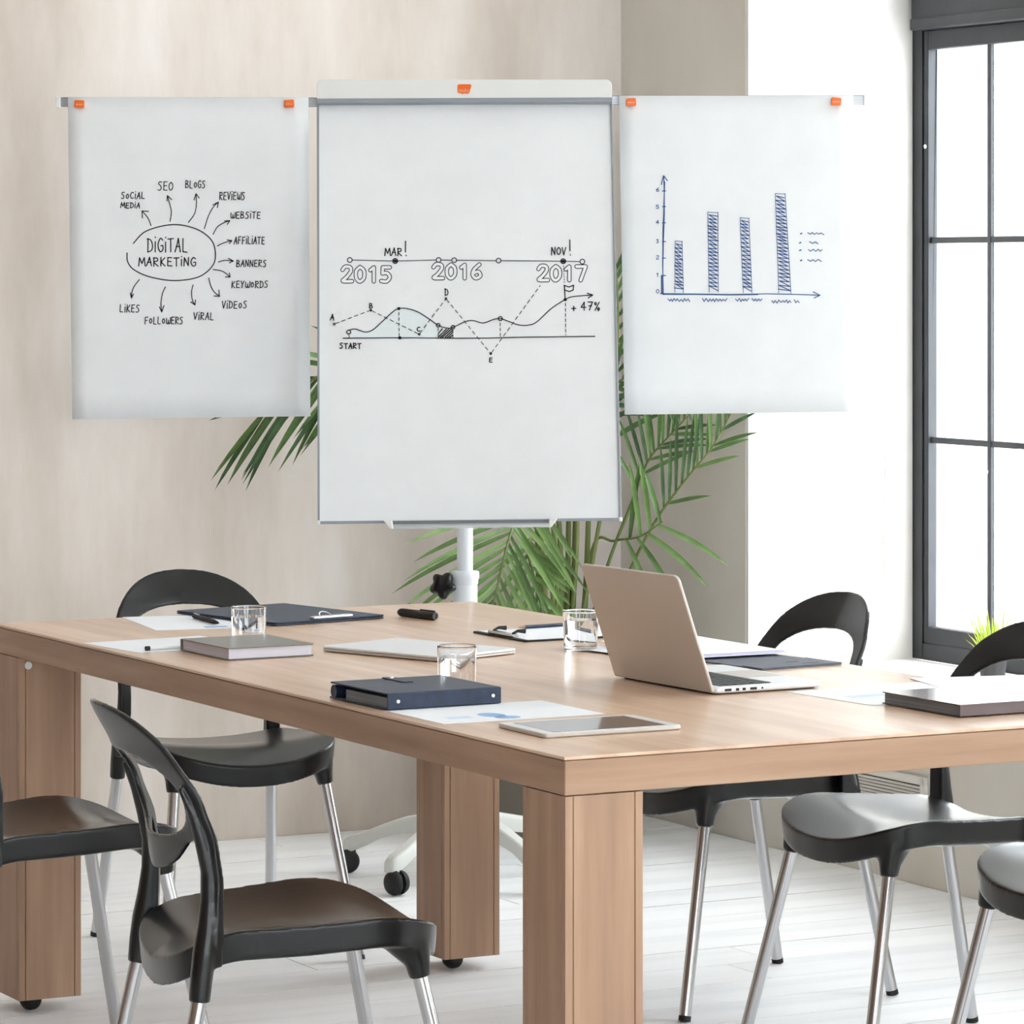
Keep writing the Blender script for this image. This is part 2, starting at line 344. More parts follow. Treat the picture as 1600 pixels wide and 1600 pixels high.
# ventilation grille under the window
def wallpt(px, py):                            # on the window wall plane
    o = Vector((0, 0, CAM_H)); d = at(px, py, 1.0)-o; s = (CORNER-o).dot(BX)/d.dot(BX); return o+d*s
g = thing('ventilation_grille', 'cream louvred metal ventilation grille low on the wall under the window', 'grille', wallpt(1450, 1274), WIN_ROT)
gi = mat_of(g).inverted()
a = gi @ wallpt(1283, 1240); b = gi @ wallpt(1450, 1216)
gw0, gw1, gh = a.x, b.x, b.z
obj('frame', MB().box((gw0, -0.012, 0), (gw0+0.018, 0, gh)).box((gw1-0.018, -0.012, 0), (gw1, 0, gh)).box((gw0, -0.012, 0), (gw1, 0, 0.018)).box((gw0, -0.012, gh-0.018), (gw1, 0, gh)), M_GRILLE, g, bevel=0.002)
obj('backing', MB().box((gw0+0.018, -0.003, 0.018), (gw1-0.018, -0.001, gh-0.018)), M_GRILLED, g)
ns = 6
for i in range(ns):
    z = 0.020+(gh-0.04)*(i+0.5)/ns
    obj('slat', MB().add([(gw0+0.018, -0.010, z-0.0035), (gw1-0.018, -0.010, z-0.0035), (gw1-0.018, -0.006, z+0.001), (gw0+0.018, -0.006, z+0.001), (gw0+0.018, -0.011, z-0.0025), (gw1-0.018, -0.011, z-0.0025), (gw1-0.018, -0.007, z+0.002), (gw0+0.018, -0.007, z+0.002)], [(0, 3, 2, 1), (4, 5, 6, 7), (0, 1, 5, 4), (1, 2, 6, 5), (2, 3, 7, 6), (3, 0, 4, 7)]), M_GRILLE, g)

# ------------------------------------------------------------------ table
NEAR = Vector((0.075, 5.351, 0)); TW, TL, TH, TT = 1.063, 2.322, 0.75, 0.056
tb = thing('conference_table', 'large light oak conference table with thick square legs on small castors', 'table', NEAR+BX*TW/2+AX*TL/2, YAW)
hw, hl = TW/2, TL/2
tp = obj('tabletop', MB().box((-hw, -hl, TH-0.005), (hw, hl, TH)), M_WTOP, tb, bevel=0.0012)
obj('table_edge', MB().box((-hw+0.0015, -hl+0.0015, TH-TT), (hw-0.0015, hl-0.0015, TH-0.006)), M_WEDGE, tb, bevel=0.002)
LW = 0.128
def leg_poly(w):
    g, d, e = 0.013, 0.0025, 0.0012
    pts = []
    def side(ax, s):
        return
    base = [(0, 0), (g-e, 0), (g, d), (g+e, 0), (w-g-e, 0), (w-g, d), (w-g+e, 0)]
    out = []
    for k in range(4):
        for x, y in base:
            if k == 0: out.append((x, y))
            elif k == 1: out.append((w-y, x))
            elif k == 2: out.append((w-x, w-y))
            else: out.append((y, w-x))
    return out
for sx, sy in ((-1, -1), (1, -1), (1, 1), (-1, 1)):
    x0 = -hw+0.003 if sx < 0 else hw-LW-0.003; y0 = -hl+0.003 if sy < 0 else hl-LW-0.003
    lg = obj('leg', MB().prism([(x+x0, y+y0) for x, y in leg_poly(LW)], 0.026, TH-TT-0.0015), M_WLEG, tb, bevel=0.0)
    cx = x0+0.03; cy = y0+0.03
    cs = MB().lathe([(0, -0.022), (0.012, -0.02), (0.019, -0.012), (0.0215, 0), (0.019, 0.012), (0.012, 0.02), (0, 0.022)], 20, (0, 0, 0), Matrix.Translation((x0+LW/2-0.028, y0+LW/2-0.03, 0.0215)) @ Matrix.Rotation(math.pi/2, 4, 'X'))
    obj('castor', cs, M_RUBBER, lg, smooth=True)
    obj('castor_plate', MB().lathe([(0.02, 0.018), (0.02, 0.0262)], 16, (x0+LW/2-0.028, y0+LW/2-0.03, 0)), M_PORT, lg)
    if sx < 0 and sy > 0:
        T = Matrix.Translation((x0-0.0005, y0+0.028, TH-TT-0.018)) @ Matrix.Rotation(-math.pi/2, 4, 'Y')
        T2 = Matrix.Translation((x0+0.018, y0-0.0005, TH-TT-0.016)) @ Matrix.Rotation(math.pi/2, 4, 'X')
        w_ = obj('washer', MB().lathe([(0.0035, 0), (0.0075, 0), (0.0075, 0.002), (0.0035, 0.002)], 16, (0, 0, 0), T2), M_WPLAS, lg, smooth=True)
        obj('bolt_hole', MB().lathe([(0, 0), (0.0034, 0), (0.0034, 0.0016), (0, 0.0016)], 12, (0, 0, 0), T2), M_PORT, lg)

# ------------------------------------------------------------------ chairs
def lerp_tab(tab, x):
    if x <= tab[0][0]: return tab[0][1]
    for (a, va), (b, vb) in zip(tab[:-1], tab[1:]):
        if x <= b:
            t = (x-a)/(b-a); t = t*t*(3-2*t)*0.4+t*0.6; return va+(vb-va)*t
    return tab[-1][1]
A0 = [(0.40, -0.207), (0.527, -0.203), (0.584, -0.210), (0.65, -0.233), (0.712, -0.264), (0.79, -0.302)]
def back_pt(b, z): return Vector((lerp_tab(A0, z)+0.045*(abs(b)/0.17)**1.4, b, z))
def remeshed(name, mb, voxel, smooth_it):
    me = bpy.data.meshes.new(name); me.from_pydata([tuple(v) for v in mb.v], [], mb.f); me.update()
    bm = bmesh.new(); bm.from_mesh(me); bmesh.ops.recalc_face_normals(bm, faces=bm.faces); bm.to_mesh(me); bm.free()
    o = bpy.data.objects.new(name, me); C.objects.link(o)
    r = o.modifiers.new('r', 'REMESH'); r.mode = 'VOXEL'; r.voxel_size = voxel
    s = o.modifiers.new('s', 'SMOOTH'); s.factor = 0.5; s.iterations = smooth_it
    dg = bpy.context.evaluated_depsgraph_get()
    out = bpy.data.meshes.new_from_object(o.evaluated_get(dg)); out.name = name
    bpy.data.objects.remove(o); bpy.data.meshes.remove(me)
    out.shade_smooth(); return out
def in_poly(p, poly):
    c = False; n = len(poly); j = n-1
    for i in range(n):
        if (poly[i][1] > p[1]) != (poly[j][1] > p[1]) and p[0] < (poly[j][0]-poly[i][0])*(p[1]-poly[i][1])/(poly[j][1]-poly[i][1])+poly[i][0]: c = not c
        j = i
    return c
def dens(poly, step):
    out = []
    for (a, b) in zip(poly, poly[1:]+poly[:1]):
        a, b = Vector(a), Vector(b); n = max(1, int((b-a).length/step))
        out += [tuple(a.lerp(b, i/n)) for i in range(n)]
    return out
def make_back_mesh():
    half = []
    for k in range(0, 13):
        t = math.radians(90*k/12); half.append((0.183*math.sin(t)**0.85, 0.62+0.168*max(0, math.cos(t))**0.85))
    half += [(0.183, 0.55), (0.184, 0.5), (0.186, 0.44), (0.184, 0.40), (0.160, 0.40), (0.157, 0.44), (0.156, 0.5), (0.154, 0.55), (0.146, 0.577), (0.132, 0.586), (0.115, 0.580), (0.098, 0.564), (0.078, 0.549), (0.05, 0.536), (0.022, 0.529)]
    poly = half+[(0, 0.527)]+[(-b, z) for b, z in half[::-1]][:-1]
    hole = []
    for k in range(32):
        t = 2*math.pi*k/32; c, s = math.cos(t), math.sin(t)
        hole.append((0.140*math.copysign(abs(c)**0.85, c), 0.648+0.066*math.copysign(abs(s)**0.9, s)))
    poly = dens(poly, 0.012); hole = dens(hole, 0.012)
    verts = [Vector(p) for p in poly+hole]; n1 = len(poly); n2 = len(hole)
    edges = [(i, (i+1) % n1) for i in range(n1)]+[(n1+i, n1+(i+1) % n2) for i in range(n2)]
    bd = [Vector(p) for p in poly+hole]
    z = 0.405
    while z < 0.79:
        b = -0.18
        while b < 0.181:
            if in_poly((b, z), poly) and not in_poly((b, z), hole) and min((q-Vector((b, z))).length for q in bd) > 0.006: verts.append(Vector((b, z)))
            b += 0.012
        z += 0.012
    v2, e2, f2, _, _, _ = delaunay_2d_cdt(verts, edges, [], 0, 1e-6)
    T = 0.0048
    fs = []
    for f in f2:
        c = sum((v2[i] for i in f), Vector((0, 0)))/len(f)
        if in_poly(c, poly) and not in_poly(c, hole): fs.append(tuple(f))
    P = [back_pt(v.x, v.y) for v in v2]
    N = []
    for v in v2:
        e = 0.003; du = back_pt(v.x+e, v.y)-back_pt(v.x-e, v.y); dz = back_pt(v.x, v.y+e)-back_pt(v.x, v.y-e); N.append(du.cross(dz).normalized())
    # thicker towards the arms' lower part
    th = [T*(1.0+0.6*max(0, min(1, (0.62-v.y)/0.15)) if abs(v.x) > 0.13 else 1.0) for v in v2]
    n = len(P); vs = [p+q*t for p, q, t in zip(P, N, th)]+[p-q*t for p, q, t in zip(P, N, th)]
    ec = {}
    for f in fs:
        for i in range(len(f)): k = (f[i], f[(i+1) % len(f)]); ec[k] = 1
    faces = fs+[tuple(i+n for i in f[::-1]) for f in fs]
    for (a, b) in ec:
        if (b, a) not in ec: faces.append((b, a, a+n, b+n))
    mb = MB().add(vs, faces)
    for s in (-1, 1):
        path = [(-0.1855, 0.177, 0.350), (-0.182, 0.176, 0.385), (-0.177, 0.174, 0.42), (-0.171, 0.171, 0.46), (-0.168, 0.169, 0.50), (-0.169, 0.168, 0.545), (-0.180, 0.167, 0.59), (-0.193, 0.166, 0.63), (-0.212, 0.163, 0.67)]
        rad = [0.0165, 0.0175, 0.0185, 0.0165, 0.0138, 0.0122, 0.0105, 0.008, 0.004]
        mb.tube([(x, s*y, z) for x, y, z in path], rad, 16)
    return remeshed('backrest', mb, 0.0019, 24)
SW = [(-0.212, 0.0), (-0.209, 0.07), (-0.2, 0.118), (-0.185, 0.142), (-0.16, 0.158), (-0.1, 0.176), (-0.03, 0.192), (0.05, 0.205), (0.1, 0.207), (0.14, 0.201), (0.17, 0.186), (0.19, 0.167), (0.207, 0.135), (0.219, 0.085), (0.223, 0.04), (0.2245, 0.0)]
def sw_dense():
    P = [(x, -w) for x, w in SW[1:2]][::-1]+SW+[(SW[-2][0], -SW[-2][1])]; P = [(SW[1][0], -SW[1][1])]+SW+[(SW[-2][0], -SW[-2][1])]; out = []
    for i in range(1, len(P)-2):
        p0, p1, p2, p3 = P[i-1], P[i], P[i+1], P[i+2]
        for k in range(5):
            t = k/5; out.append(tuple(0.5*((2*p1[j])+(-p0[j]+p2[j])*t+(2*p0[j]-5*p1[j]+4*p2[j]-p3[j])*t*t+(-p0[j]+3*p1[j]-3*p2[j]+p3[j])*t**3) for j in (0, 1)))
    out.append(P[-2]); mono = [out[0]]
    for q in out[1:]:
        if q[0] > mono[-1][0]+1e-5: mono.append((q[0], max(q[1], 0.004)))
    return mono
def seat_top(x, y):
    z = 0.438+0.020*min(1.0, abs(y)/0.2)**2.2
    if x > 0.08: z -= 0.022*((x-0.08)/0.145)**2*(1.0-0.45*min(1, abs(y)/0.18)**2)
    z += 0.006*math.exp(-((x-0.10)/0.07)**2)
    if x < -0.11: z -= 0.045*((-0.11-x)/0.10)**1.8*(1-0.3*min(1, abs(y)/0.15))
    return z
def make_seat_mesh():
    mb = MB(); rows = []
    for x, w in sw_dense():
        w = max(w, 0.004)
        ring = []
        N = 18
        for i in range(N+1):
            y = -w+2*w*i/N; ring.append(Vector((x, y, seat_top(x, y))))
        dep = 0.046
        for i in range(N, -1, -1):
            y = -w+2*w*i/N; ring.append(Vector((x*0.985, y*0.985, seat_top(x, y)-dep)))
        rows.append(ring)
    n = len(rows[0]); o = len(mb.v)
    mb.grid(rows, close=True); mb.f += [tuple(range(o, o+n))[::-1], tuple(range(o+n*(len(rows)-1), o+n*len(rows)))]
    for s in (-1, 1):
        mb.tube([(0.168, s*0.168, 0.362), (0.1645, s*0.1655, 0.385), (0.158, s*0.160, 0.405), (0.148, s*0.152, 0.427)], [0.0165, 0.020, 0.030, 0.040], 18)
    return remeshed('seat', mb, 0.0023, 24)
CHAIR_BACK = make_back_mesh(); CHAIR_SEAT = make_seat_mesh()
def make_chair():
    t = thing('dining_chair', '', 'chair')
    link('backrest', CHAIR_BACK, M_BLACK, t); link('seat', CHAIR_SEAT, M_BLACK, t)
    for top, foot in (((0.166, 0.1665, 0.372), (0.246, 0.215, 0)), ((0.166, -0.1665, 0.372), (0.246, -0.215, 0)), ((-0.184, 0.1765, 0.36), (-0.259, 0.202, 0)), ((-0.184, -0.1765, 0.36), (-0.259, -0.202, 0))):
        a, b = Vector(top), Vector(foot); d = (b-a)/a.z
        lg = obj('leg', MB().tube([a-d*0.0, b-d*0.006], 0.0118, 20), M_CHROME, t, smooth=True)
        obj('foot_cap', MB().tube([b-d*0.010, b-d*0.0004], 0.0124, 16), M_RUBBER, lg, smooth=True)
    return t
CHAIRS = [
    (-0.616, 8.000, -66.1, 'black plastic chair at the far left table end, its back behind the navy folder'),
    (-0.357, 5.839, 20.7, 'black plastic chair in the left foreground, seen side-on with its pierced back whole'),
    (-0.853, 6.796, 30.0, 'black plastic chair cut off by the left picture edge, before the leftmost table leg'),
    (0.435, 7.530, 30.5+180, 'black plastic chair behind the open laptop, its back against the white window reveal'),
    (0.747, 6.921, 26.9+180, 'black plastic chair whose back hides part of the potted grass on the sill'),
    (1.035, 6.300, 28.0+180, 'black plastic chair cut off by the right picture edge, only seat front and legs showing'),
]
c0 = make_chair()
for i, (x, y, a, lab) in enumerate(CHAIRS):
    c = c0 if i == 0 else copy_tree(c0)
    c.location = (x, y, 0); c.rotation_euler = (0, 0, math.radians(a)); c['label'] = lab; c['group'] = 'black plastic chairs around the table'

# ------------------------------------------------------------------ flipchart easel
def plane(o, n):
    n = n.normalized()
    def hit(px, py, off=0.0):
        c = Vector((0, 0, CAM_H)); d = at(px, py, 1.0)-c; s = ((o+n*off)-c).dot(n)/d.dot(n); return c+d*s
    return hit
easel = thing('flipchart_easel', 'white flipchart easel on castors, a drawn timeline across its board', 'flipchart', (-0.112, 8.93, 0))
bl, br, tl = at(497, 816, 8.62), at(971, 812, 8.62), at(496, 160, 8.92)
bn = (br-bl).cross(tl-bl); bn = bn if bn.y < 0 else -bn; bn.normalize()
BP = plane(bl, bn)
def pslab(mb, hit, quad, w0, w1): return mb.hexa([hit(x, y, w0) for x, y in quad], [hit(x, y, w1) for x, y in quad])
obj('board_panel', pslab(MB(), BP, [(498, 160), (954, 160), (969, 813), (499, 816)], -0.012, 0.0), M_BOARD, easel, world=True)
obj('frame_rail', pslab(MB(), BP, [(495, 160), (498.6, 160), (499.6, 817), (496.4, 818)], -0.014, 0.006), M_ALUM_PAINT, easel, world=True, bevel=0.001)
obj('frame_rail', pslab(MB(), BP, [(953.4, 160), (956.6, 160), (971.6, 813), (967.6, 812)], -0.014, 0.006), M_ALUM_PAINT, easel, world=True, bevel=0.001)
obj('frame_rail', pslab(MB(), BP, [(496.4, 814.5), (971.6, 809), (971.6, 813.5), (496.4, 819)], -0.014, 0.006), M_ALUM_PAINT, easel, world=True, bevel=0.001)
for q in ([(495.5, 813), (500.5, 813), (500.5, 819.5), (495.5, 819.5)], [(967, 808), (972.3, 808), (972.3, 815), (967, 815)]):
    obj('corner_cap', pslab(MB(), BP, q, -0.015, 0.008), M_WPLAS, easel, world=True, bevel=0.002)
cb = MB()
n = 10; ra = []
for px in (495, 956.5):
    ra.append([BP(px, 158.5-6*math.cos(math.pi*k/n)-(px-495)*0.004, 0.004+0.022*math.sin(math.pi*k/n)) for k in range(n+1)]+[BP(px, 158-(px-495)*0.004, -0.012)])
cb.grid(ra, close=True); m_ = len(ra[0]); cb.f += [tuple(range(m_)), tuple(range(m_, 2*m_))]
obj('clamp_bar', cb, M_ALUM_PAINT, easel, world=True, smooth=True)
hd = rrect(495, 124.5, 956, 154.5, 0, rs=(9, 9, 0.5, 0.5))
hm = MB(); k = len(hd)
hm.add([BP(x, y, -0.012) for x, y in hd]+[BP(x, y, 0.018) for x, y in hd], [tuple(range(k)), tuple(range(k, 2*k))]+[(i, (i+1) % k, k+(i+1) % k, k+i) for i in range(k)])
header = obj('header', hm, M_WPLAS, easel, world=True, bevel=0.003, smooth=True)
def ppoly(mb, hit, pts, w0, w1):
    k = len(pts)
    return mb.add([hit(x, y, w0) for x, y in pts]+[hit(x, y, w1) for x, y in pts], [tuple(range(k)), tuple(range(k, 2*k))]+[(i, (i+1) % k, k+(i+1) % k, k+i) for i in range(k)])
badge = obj('badge', ppoly(MB(), BP, rrect(714.8, 131.5, 736.6, 145.6, 3)[:12]+[(733, 145.6), (730, 146.2), (725, 145.8), (723, 147.4), (720.5, 145.6)]+rrect(714.8, 131.5, 736.6, 145.6, 3)[18:], 0.0175, 0.0195), M_ORANGE, header, world=True)

# strokes: hand lettering as thin raised ribbons lying on a plane
def smooth_line(pts, n=5):
    if len(pts) < 3: return pts
    out = []
    for i in range(len(pts)-1):
        p0 = pts[max(i-1, 0)]; p1 = pts[i]; p2 = pts[i+1]; p3 = pts[min(i+2, len(pts)-1)]
        for k in range(n):
            t = k/n
            out.append(tuple(0.5*((2*p1[j])+(-p0[j]+p2[j])*t+(2*p0[j]-5*p1[j]+4*p2[j]-p3[j])*t*t+(-p0[j]+3*p1[j]-3*p2[j]+p3[j])*t**3) for j in (0, 1)))
    out.append(pts[-1]); return out
def ribbons(hit, strokes, width, off=0.0006, jit=0.0):
    mb = MB(); todo = []
    for st in strokes:                         # break a stroke at its sharp corners so every leg keeps its full width
        w = width
        if isinstance(st, tuple) and isinstance(st[0], (int, float)) and not isinstance(st[1], (int, float)): w, st = st
        cur = [st[0]]
        for i in range(1, len(st)):
            cur.append(st[i])
            if i < len(st)-1:
                a = math.atan2(st[i][1]-st[i-1][1], st[i][0]-st[i-1][0]); b = math.atan2(st[i+1][1]-st[i][1], st[i+1][0]-st[i][0])
                if abs((b-a+math.pi) % (2*math.pi)-math.pi) > 0.7: todo.append((w, cur)); cur = [st[i]]
        todo.append((w, cur))
    for st in todo:
        w = width
        if isinstance(st, tuple) and isinstance(st[0], (int, float)) and not isinstance(st[1], (int, float)): w, st = st
        if len(st) == 1: st = [st[0], (st[0][0]+0.3, st[0][1]+0.3)]
        L = []; R = []
        for i, p in enumerate(st):
            a = st[max(i-1, 0)]; b = st[min(i+1, len(st)-1)]; dx, dy = b[0]-a[0], b[1]-a[1]; l = math.hypot(dx, dy) or 1
            nx, ny = -dy/l*w/2, dx/l*w/2
            L.append((p[0]+nx, p[1]+ny)); R.append((p[0]-nx, p[1]-ny))
        mb.grid([[hit(x, y, off) for x, y in L], [hit(x, y, off) for x, y in R]])
        for p in (st[0], st[-1]):
            q = [hit(p[0]+w/2*math.cos(t*math.pi/4), p[1]+w/2*math.sin(t*math.pi/4), off) for t in range(8)]; mb.add(q, [tuple(range(8))])
    return mb
def flat_obj(name, mb, m, parent):
    inv = mat_of(parent).inverted()
    me = bpy.data.meshes.new(name); me.from_pydata([tuple(inv @ v) for v in mb.v], [], mb.f); me.update(); return link(name, me, m, parent)
FONT = {'A': "0,0 3,6 4.4,10 5.6,5 7,0|1.5,4 6.5,4", 'B': "0.5,0 0.8,10|0.8,10 5,9 4.5,6 1,5.3 6,4 6,1 0.4,0", 'C': "7,8.5 4,9.5 1,6.5 1,3 3.5,0.3 7,1.3", 'D': "1,0 1.3,10|0,9.6 4.5,9 7,5.5 6,1.5 0.6,0",
        'E': "6.6,9.6 1.2,9.6 1,0.2 6.8,0|1.2,5 5.8,5.2", 'F': "1,0 1.2,9.6 6.8,10|1.2,5 5.5,5.3", 'G': "7,8.5 4,10 1,6.5 1,3 3.8,0 7,1.5 7,4.5 4.4,4.4", 'I': "3,0 3.4,8", 'i': "3,0 3.3,7.6|3.6,10.6 3.7,11",
        'K': "1,0 1.3,10|6.6,9.6 1.5,4.6 7,0", 'L': "1,10 1,0.3 6.4,0", 'M': "0,0 1.2,9.6 4,3 6.8,9.8 8,0", 'N': "0.5,0 1,9.8 6.4,0.4 6.8,10", 'O': "3.8,9.5 1,7 0.8,3 3.6,0.4 6.8,3 6.8,7 3.8,9.5", 'o': "3.8,7.5 1.6,5.6 1.6,2.6 3.6,0.8 6,2.6 6,5.6 3.8,7.5",
        'R': "0.8,0 1,10|0.2,9.4 5.4,9.4 5.8,6.2 1,4.8 6.8,0", 'S': "6.6,9.4 3,9.8 1.4,7.4 5,5.2 6,2.4 3.6,0.2 0.4,0.8", 'T': "0,9.4 7.4,9.8|3.7,9.6 3.8,0", 'U': "0.8,9.8 0.9,2.5 3.6,0.1 6.4,2.2 6.8,9.8", 'V': "0.4,9.8 3.4,0.2 7,10",
        'W': "0.4,8.6 0.9,1.2 3.2,0.4 4.3,3.8 4.3,6|4.3,3.8 5.4,0.5 7.8,1.4 8.2,9.4", 'Y': "0.4,9.8 3.6,5|7,10 3.6,5 2.6,0", '!': "3,12 3,3.4|3.3,0.4 3.4,0",
        '0': "3.8,10 1,7.4 0.8,2.6 3.6,0 6.6,2.6 6.6,7.4 3.8,10", '1': "1.6,7.4 4,10 4,0", '2': "0.8,7.8 2.6,10 5.8,9.4 6,6.8 0.6,0.4 7,0.2", '4': "4.6,0 4.8,10 0.4,3.6 7,3.6", '5': "6.4,9.8 1.4,9.6 1.2,5.8 4.6,6 6.6,3.6 4.6,0.4 0.6,0.6",
        '3': "1,9 5,9.4 3,5.8 6,3.4 3,0 0.8,1", '6': "6,10 2,6.4 0.8,3 3,0 6.4,1.6 5.6,5 1.6,4.2", '7': "0.4,9.8 7,9.8 2.6,0|1.6,5 5.8,5.2", '%': "7,10 1,0|1.6,9.8 0.4,8 2,6.6 3,8.4 1.6,9.8|6,3.6 4.8,1.8 6.4,0 7.4,2 6,3.6", '+': "0.6,4 6.8,4.2|3.7,7 3.7,1"}
CURVED = set('BCDGOoRSU035682JP%')
def word(txt, x0, x1, y0, y1, slant=0.0, rise=0.0):
    out = []; n = len(txt); wts = [0.45 if c in 'iI!' else (1.15 if c in 'MW' else 1.0) for c in txt]; tot = sum(wts); x = x0
    for j, c in enumerate(txt):
        cw = (x1-x0)/tot*wts[j]; s = FONT[c]; jy = 0.35*math.sin(j*2.3+len(txt))
        for st in s.split('|'):
            pts = [tuple(float(v) for v in q.split(',')) for q in st.split()]
            if c in 'iI!': pts = [((u-3.2)*0.5+3.6, v) for u, v in pts]
            P = [(x+cw*0.08+u/8*cw*0.84+slant*v/10, y1+jy-(y1-y0)*v/10-rise*j/max(1, n)) for u, v in pts]
            out.append(smooth_line(P, 4) if (c in CURVED and len(P) > 2) else P)
        x += cw
    return out
def sc(pts, s, ox, oy): return [(x*s+ox, y*s+oy) for x, y in pts]
def circ(cx, cy, r, n=14): return [(cx+r*math.cos(2*math.pi*k/n), cy+r*math.sin(2*math.pi*k/n)) for k in range(n+1)]
flat_obj('badge_lettering', ribbons(BP, word('nobo'.upper().replace('N', 'n').replace('B', 'b').replace('O', 'o'), 717, 735, 139.5, 144.6) if False else
         [sc(p, 1, 0, 0) for p in ([(717.5, 144), (717.5, 141), (719, 140.2), (720.2, 141), (720.2, 144)], circ(723.3, 142.2, 1.7, 10), [(726.8, 138.6), (726.8, 143.8)], circ(728.5, 142.2, 1.7, 10), circ(733, 142.2, 1.7, 10))], 0.8, 0.0198), M_ORANGEL, badge)

NP = 0
def draw(name, parent, hit, strokes, w, off, m):
    global NP; NP += 1
    o = flat_obj(name, ribbons(hit, strokes, w*1.08, off+0.00002*(NP % 7)), m, parent); return o
# --- drawing on the main board
board = [o for o in ALL(easel) if o.name.startswith('board_panel')][0]
S2 = lambda pts: sc(pts, 0.3125, 480, 340)
def W2(t, x0, x1, y0, y1): return word(t, 480+x0*.3125, 480+x1*.3125, 340+y0*.3125, 340+y1*.3125)
def inkp(name, strokes, w=1.6, off=0.0018): return draw(name, board, BP, strokes, w, off, M_INK)
def dash(p, q, on=17, off=13):
    out = []; L = math.hypot(q[0]-p[0], q[1]-p[1]); t = 6
    while t < L-4:
        a = t/L; b = min(1, (t+on)/L); out.append([(p[0]+(q[0]-p[0])*a, p[1]+(q[1]-p[1])*a), (p[0]+(q[0]-p[0])*b, p[1]+(q[1]-p[1])*b)]); t += on+off
    return out
tlx = [(213, 212), (440, 217), (657, 212), (735, 213), (957, 215), (1280, 218), (1376, 220)]
inkp('timeline', [S2([(a[0]+13, a[1]), (b[0]-13, b[1])]) for a, b in zip(tlx[:-1], tlx[1:])], 1.15)
for i, p in enumerate(tlx): inkp('drawn_circle', [S2(circ(p[0], p[1], 12))]+([(4.6, S2([(p[0]-2, p[1]), (p[0]+2, p[1])]))] if i in (1, 5) else []), 1.7 if i in (1, 5) else 1.4)
inkp('written_word', W2('MAR', 385, 478, 152, 190)+[S2([(492, 118), (491, 172)]), S2([(494, 188), (495, 191)])])
inkp('written_word', W2('NOV', 1218, 1298, 148, 187)+[S2([(1313, 112), (1314, 166)]), S2([(1315, 185), (1316, 188)])])
inkp('written_word', W2('START', 160, 273, 628, 655))
inkp('written_word', W2('+', 1318, 1350, 432, 468)+W2('47%', 1366, 1466, 422, 463))
dp = [(135, 532), (318, 463), (560, 583), (694, 405), (918, 680)]
for (ch, x0, x1, y0, y1), p in zip((('A', 113, 138, 482, 512), ('B', 309, 331, 428, 452), ('C', 547, 568, 546, 568), ('D', 686, 708, 355, 388), ('E', 907, 930, 700, 722)), dp):
    inkp('written_letter', W2(ch, x0, x1, y0, y1)+[S2(circ(p[0], p[1], 4))], 1.5)
dp.append((1165, 340))
inkp('dashed_line', [S2(d) for a, b in zip(dp[:-1], dp[1:]) for d in dash(a, b, 19, 15)], 1.1)['kind'] = 'stuff'
dl = [S2(d) for a, b in (((458, 468), (460, 596)), ((655, 546), (655, 602)), ((729, 556), (729, 602)), ((965, 520), (966, 597)), ((1291, 422), (1293, 588))) for d in dash(a, b, 15, 11)]
dl += [S2(d) for d in dash((1281, 236), (1286, 332), 4, 9)]; dl.append(S2([(208, 582), (210, 602)]))
inkp('dashed_upright', dl, 1.1)['kind'] = 'stuff'
curve = [(208, 563), (240, 557), (290, 572), (330, 560), (380, 515), (430, 470), (458, 455), (500, 455), (550, 470), (600, 500), (655, 538), (700, 552), (730, 548), (790, 520), (830, 515), (880, 527), (930, 510), (966, 505), (1010, 520), (1060, 537), (1110, 537), (1150, 520), (1220, 455), (1290, 410), (1330, 395), (1428, 387)]
inkp('growth_curve', [S2(smooth_line(curve, 5)), S2([(1400, 378), (1428, 387), (1405, 402)])], 1.45)
inkp('base_line', [S2(smooth_line([(180, 603), (460, 601), (830, 603), (1080, 598), (1438, 594)], 6))], 1.5)
for p, r in (((208, 572), 10), ((655, 538), 9), ((729, 548), 9), ((966, 505), 10)): inkp('drawn_circle', [S2(circ(p[0], p[1], r))], 1.5)
for p in ((458, 455), (463, 601), (1290, 410)): inkp('drawn_dot', [(5.0, S2([(p[0]-1, p[1]), (p[0]+1, p[1])]))])
inkp('hatching', [S2([(657, 578), (676, 556)]), S2([(657, 596), (696, 556)]), S2([(664, 601), (708, 556)]), S2([(674, 601), (722, 556)]), S2([(688, 601), (728, 562)]), S2([(700, 601), (728, 574)]), S2([(712, 601), (728, 586)])], 1.7)['kind'] = 'stuff'
inkp('drawn_flag', [S2([(1290, 405), (1286, 338)]), S2([(1286, 340), (1310, 347), (1332, 338), (1330, 362), (1310, 370), (1288, 362)])], 1.6)
area = [(x, y) for x, y in smooth_line(curve, 4) if x <= 656]
tintm = MB().grid([[BP(*S2([q])[0], 0.0003) for q in area], [BP(*S2([(q[0], 601)])[0], 0.0003) for q in area]])
flat_obj('pale_blue_shading', tintm, M_TINT, board)
DIG = {'2': [(0.8, 7.4), (2.6, 9.2), (5.6, 8.8), (6, 6.6), (3.4, 3.4), (1.0, 1.2), (6.8, 1.1)], '0': [(3.8, 9), (1.4, 6.8), (1.4, 3), (3.6, 0.9), (6.2, 3), (6.2, 7), (3.8, 9)], '1': [(2.2, 7.2), (4.4, 8.8), (4.4, 1)], '5': [(6.4, 8.8), (2, 8.8), (1.8, 5.4), (4.6, 5.6), (6.4, 3.4), (4.4, 1), (1, 1.2)], '6': [(5.6, 9), (2.2, 6), (1.4, 3), (3.4, 1), (6.2, 2.4), (5, 4.8), (2, 4)], '7': [(1, 8.8), (6.8, 8.8), (3.6, 1)]}
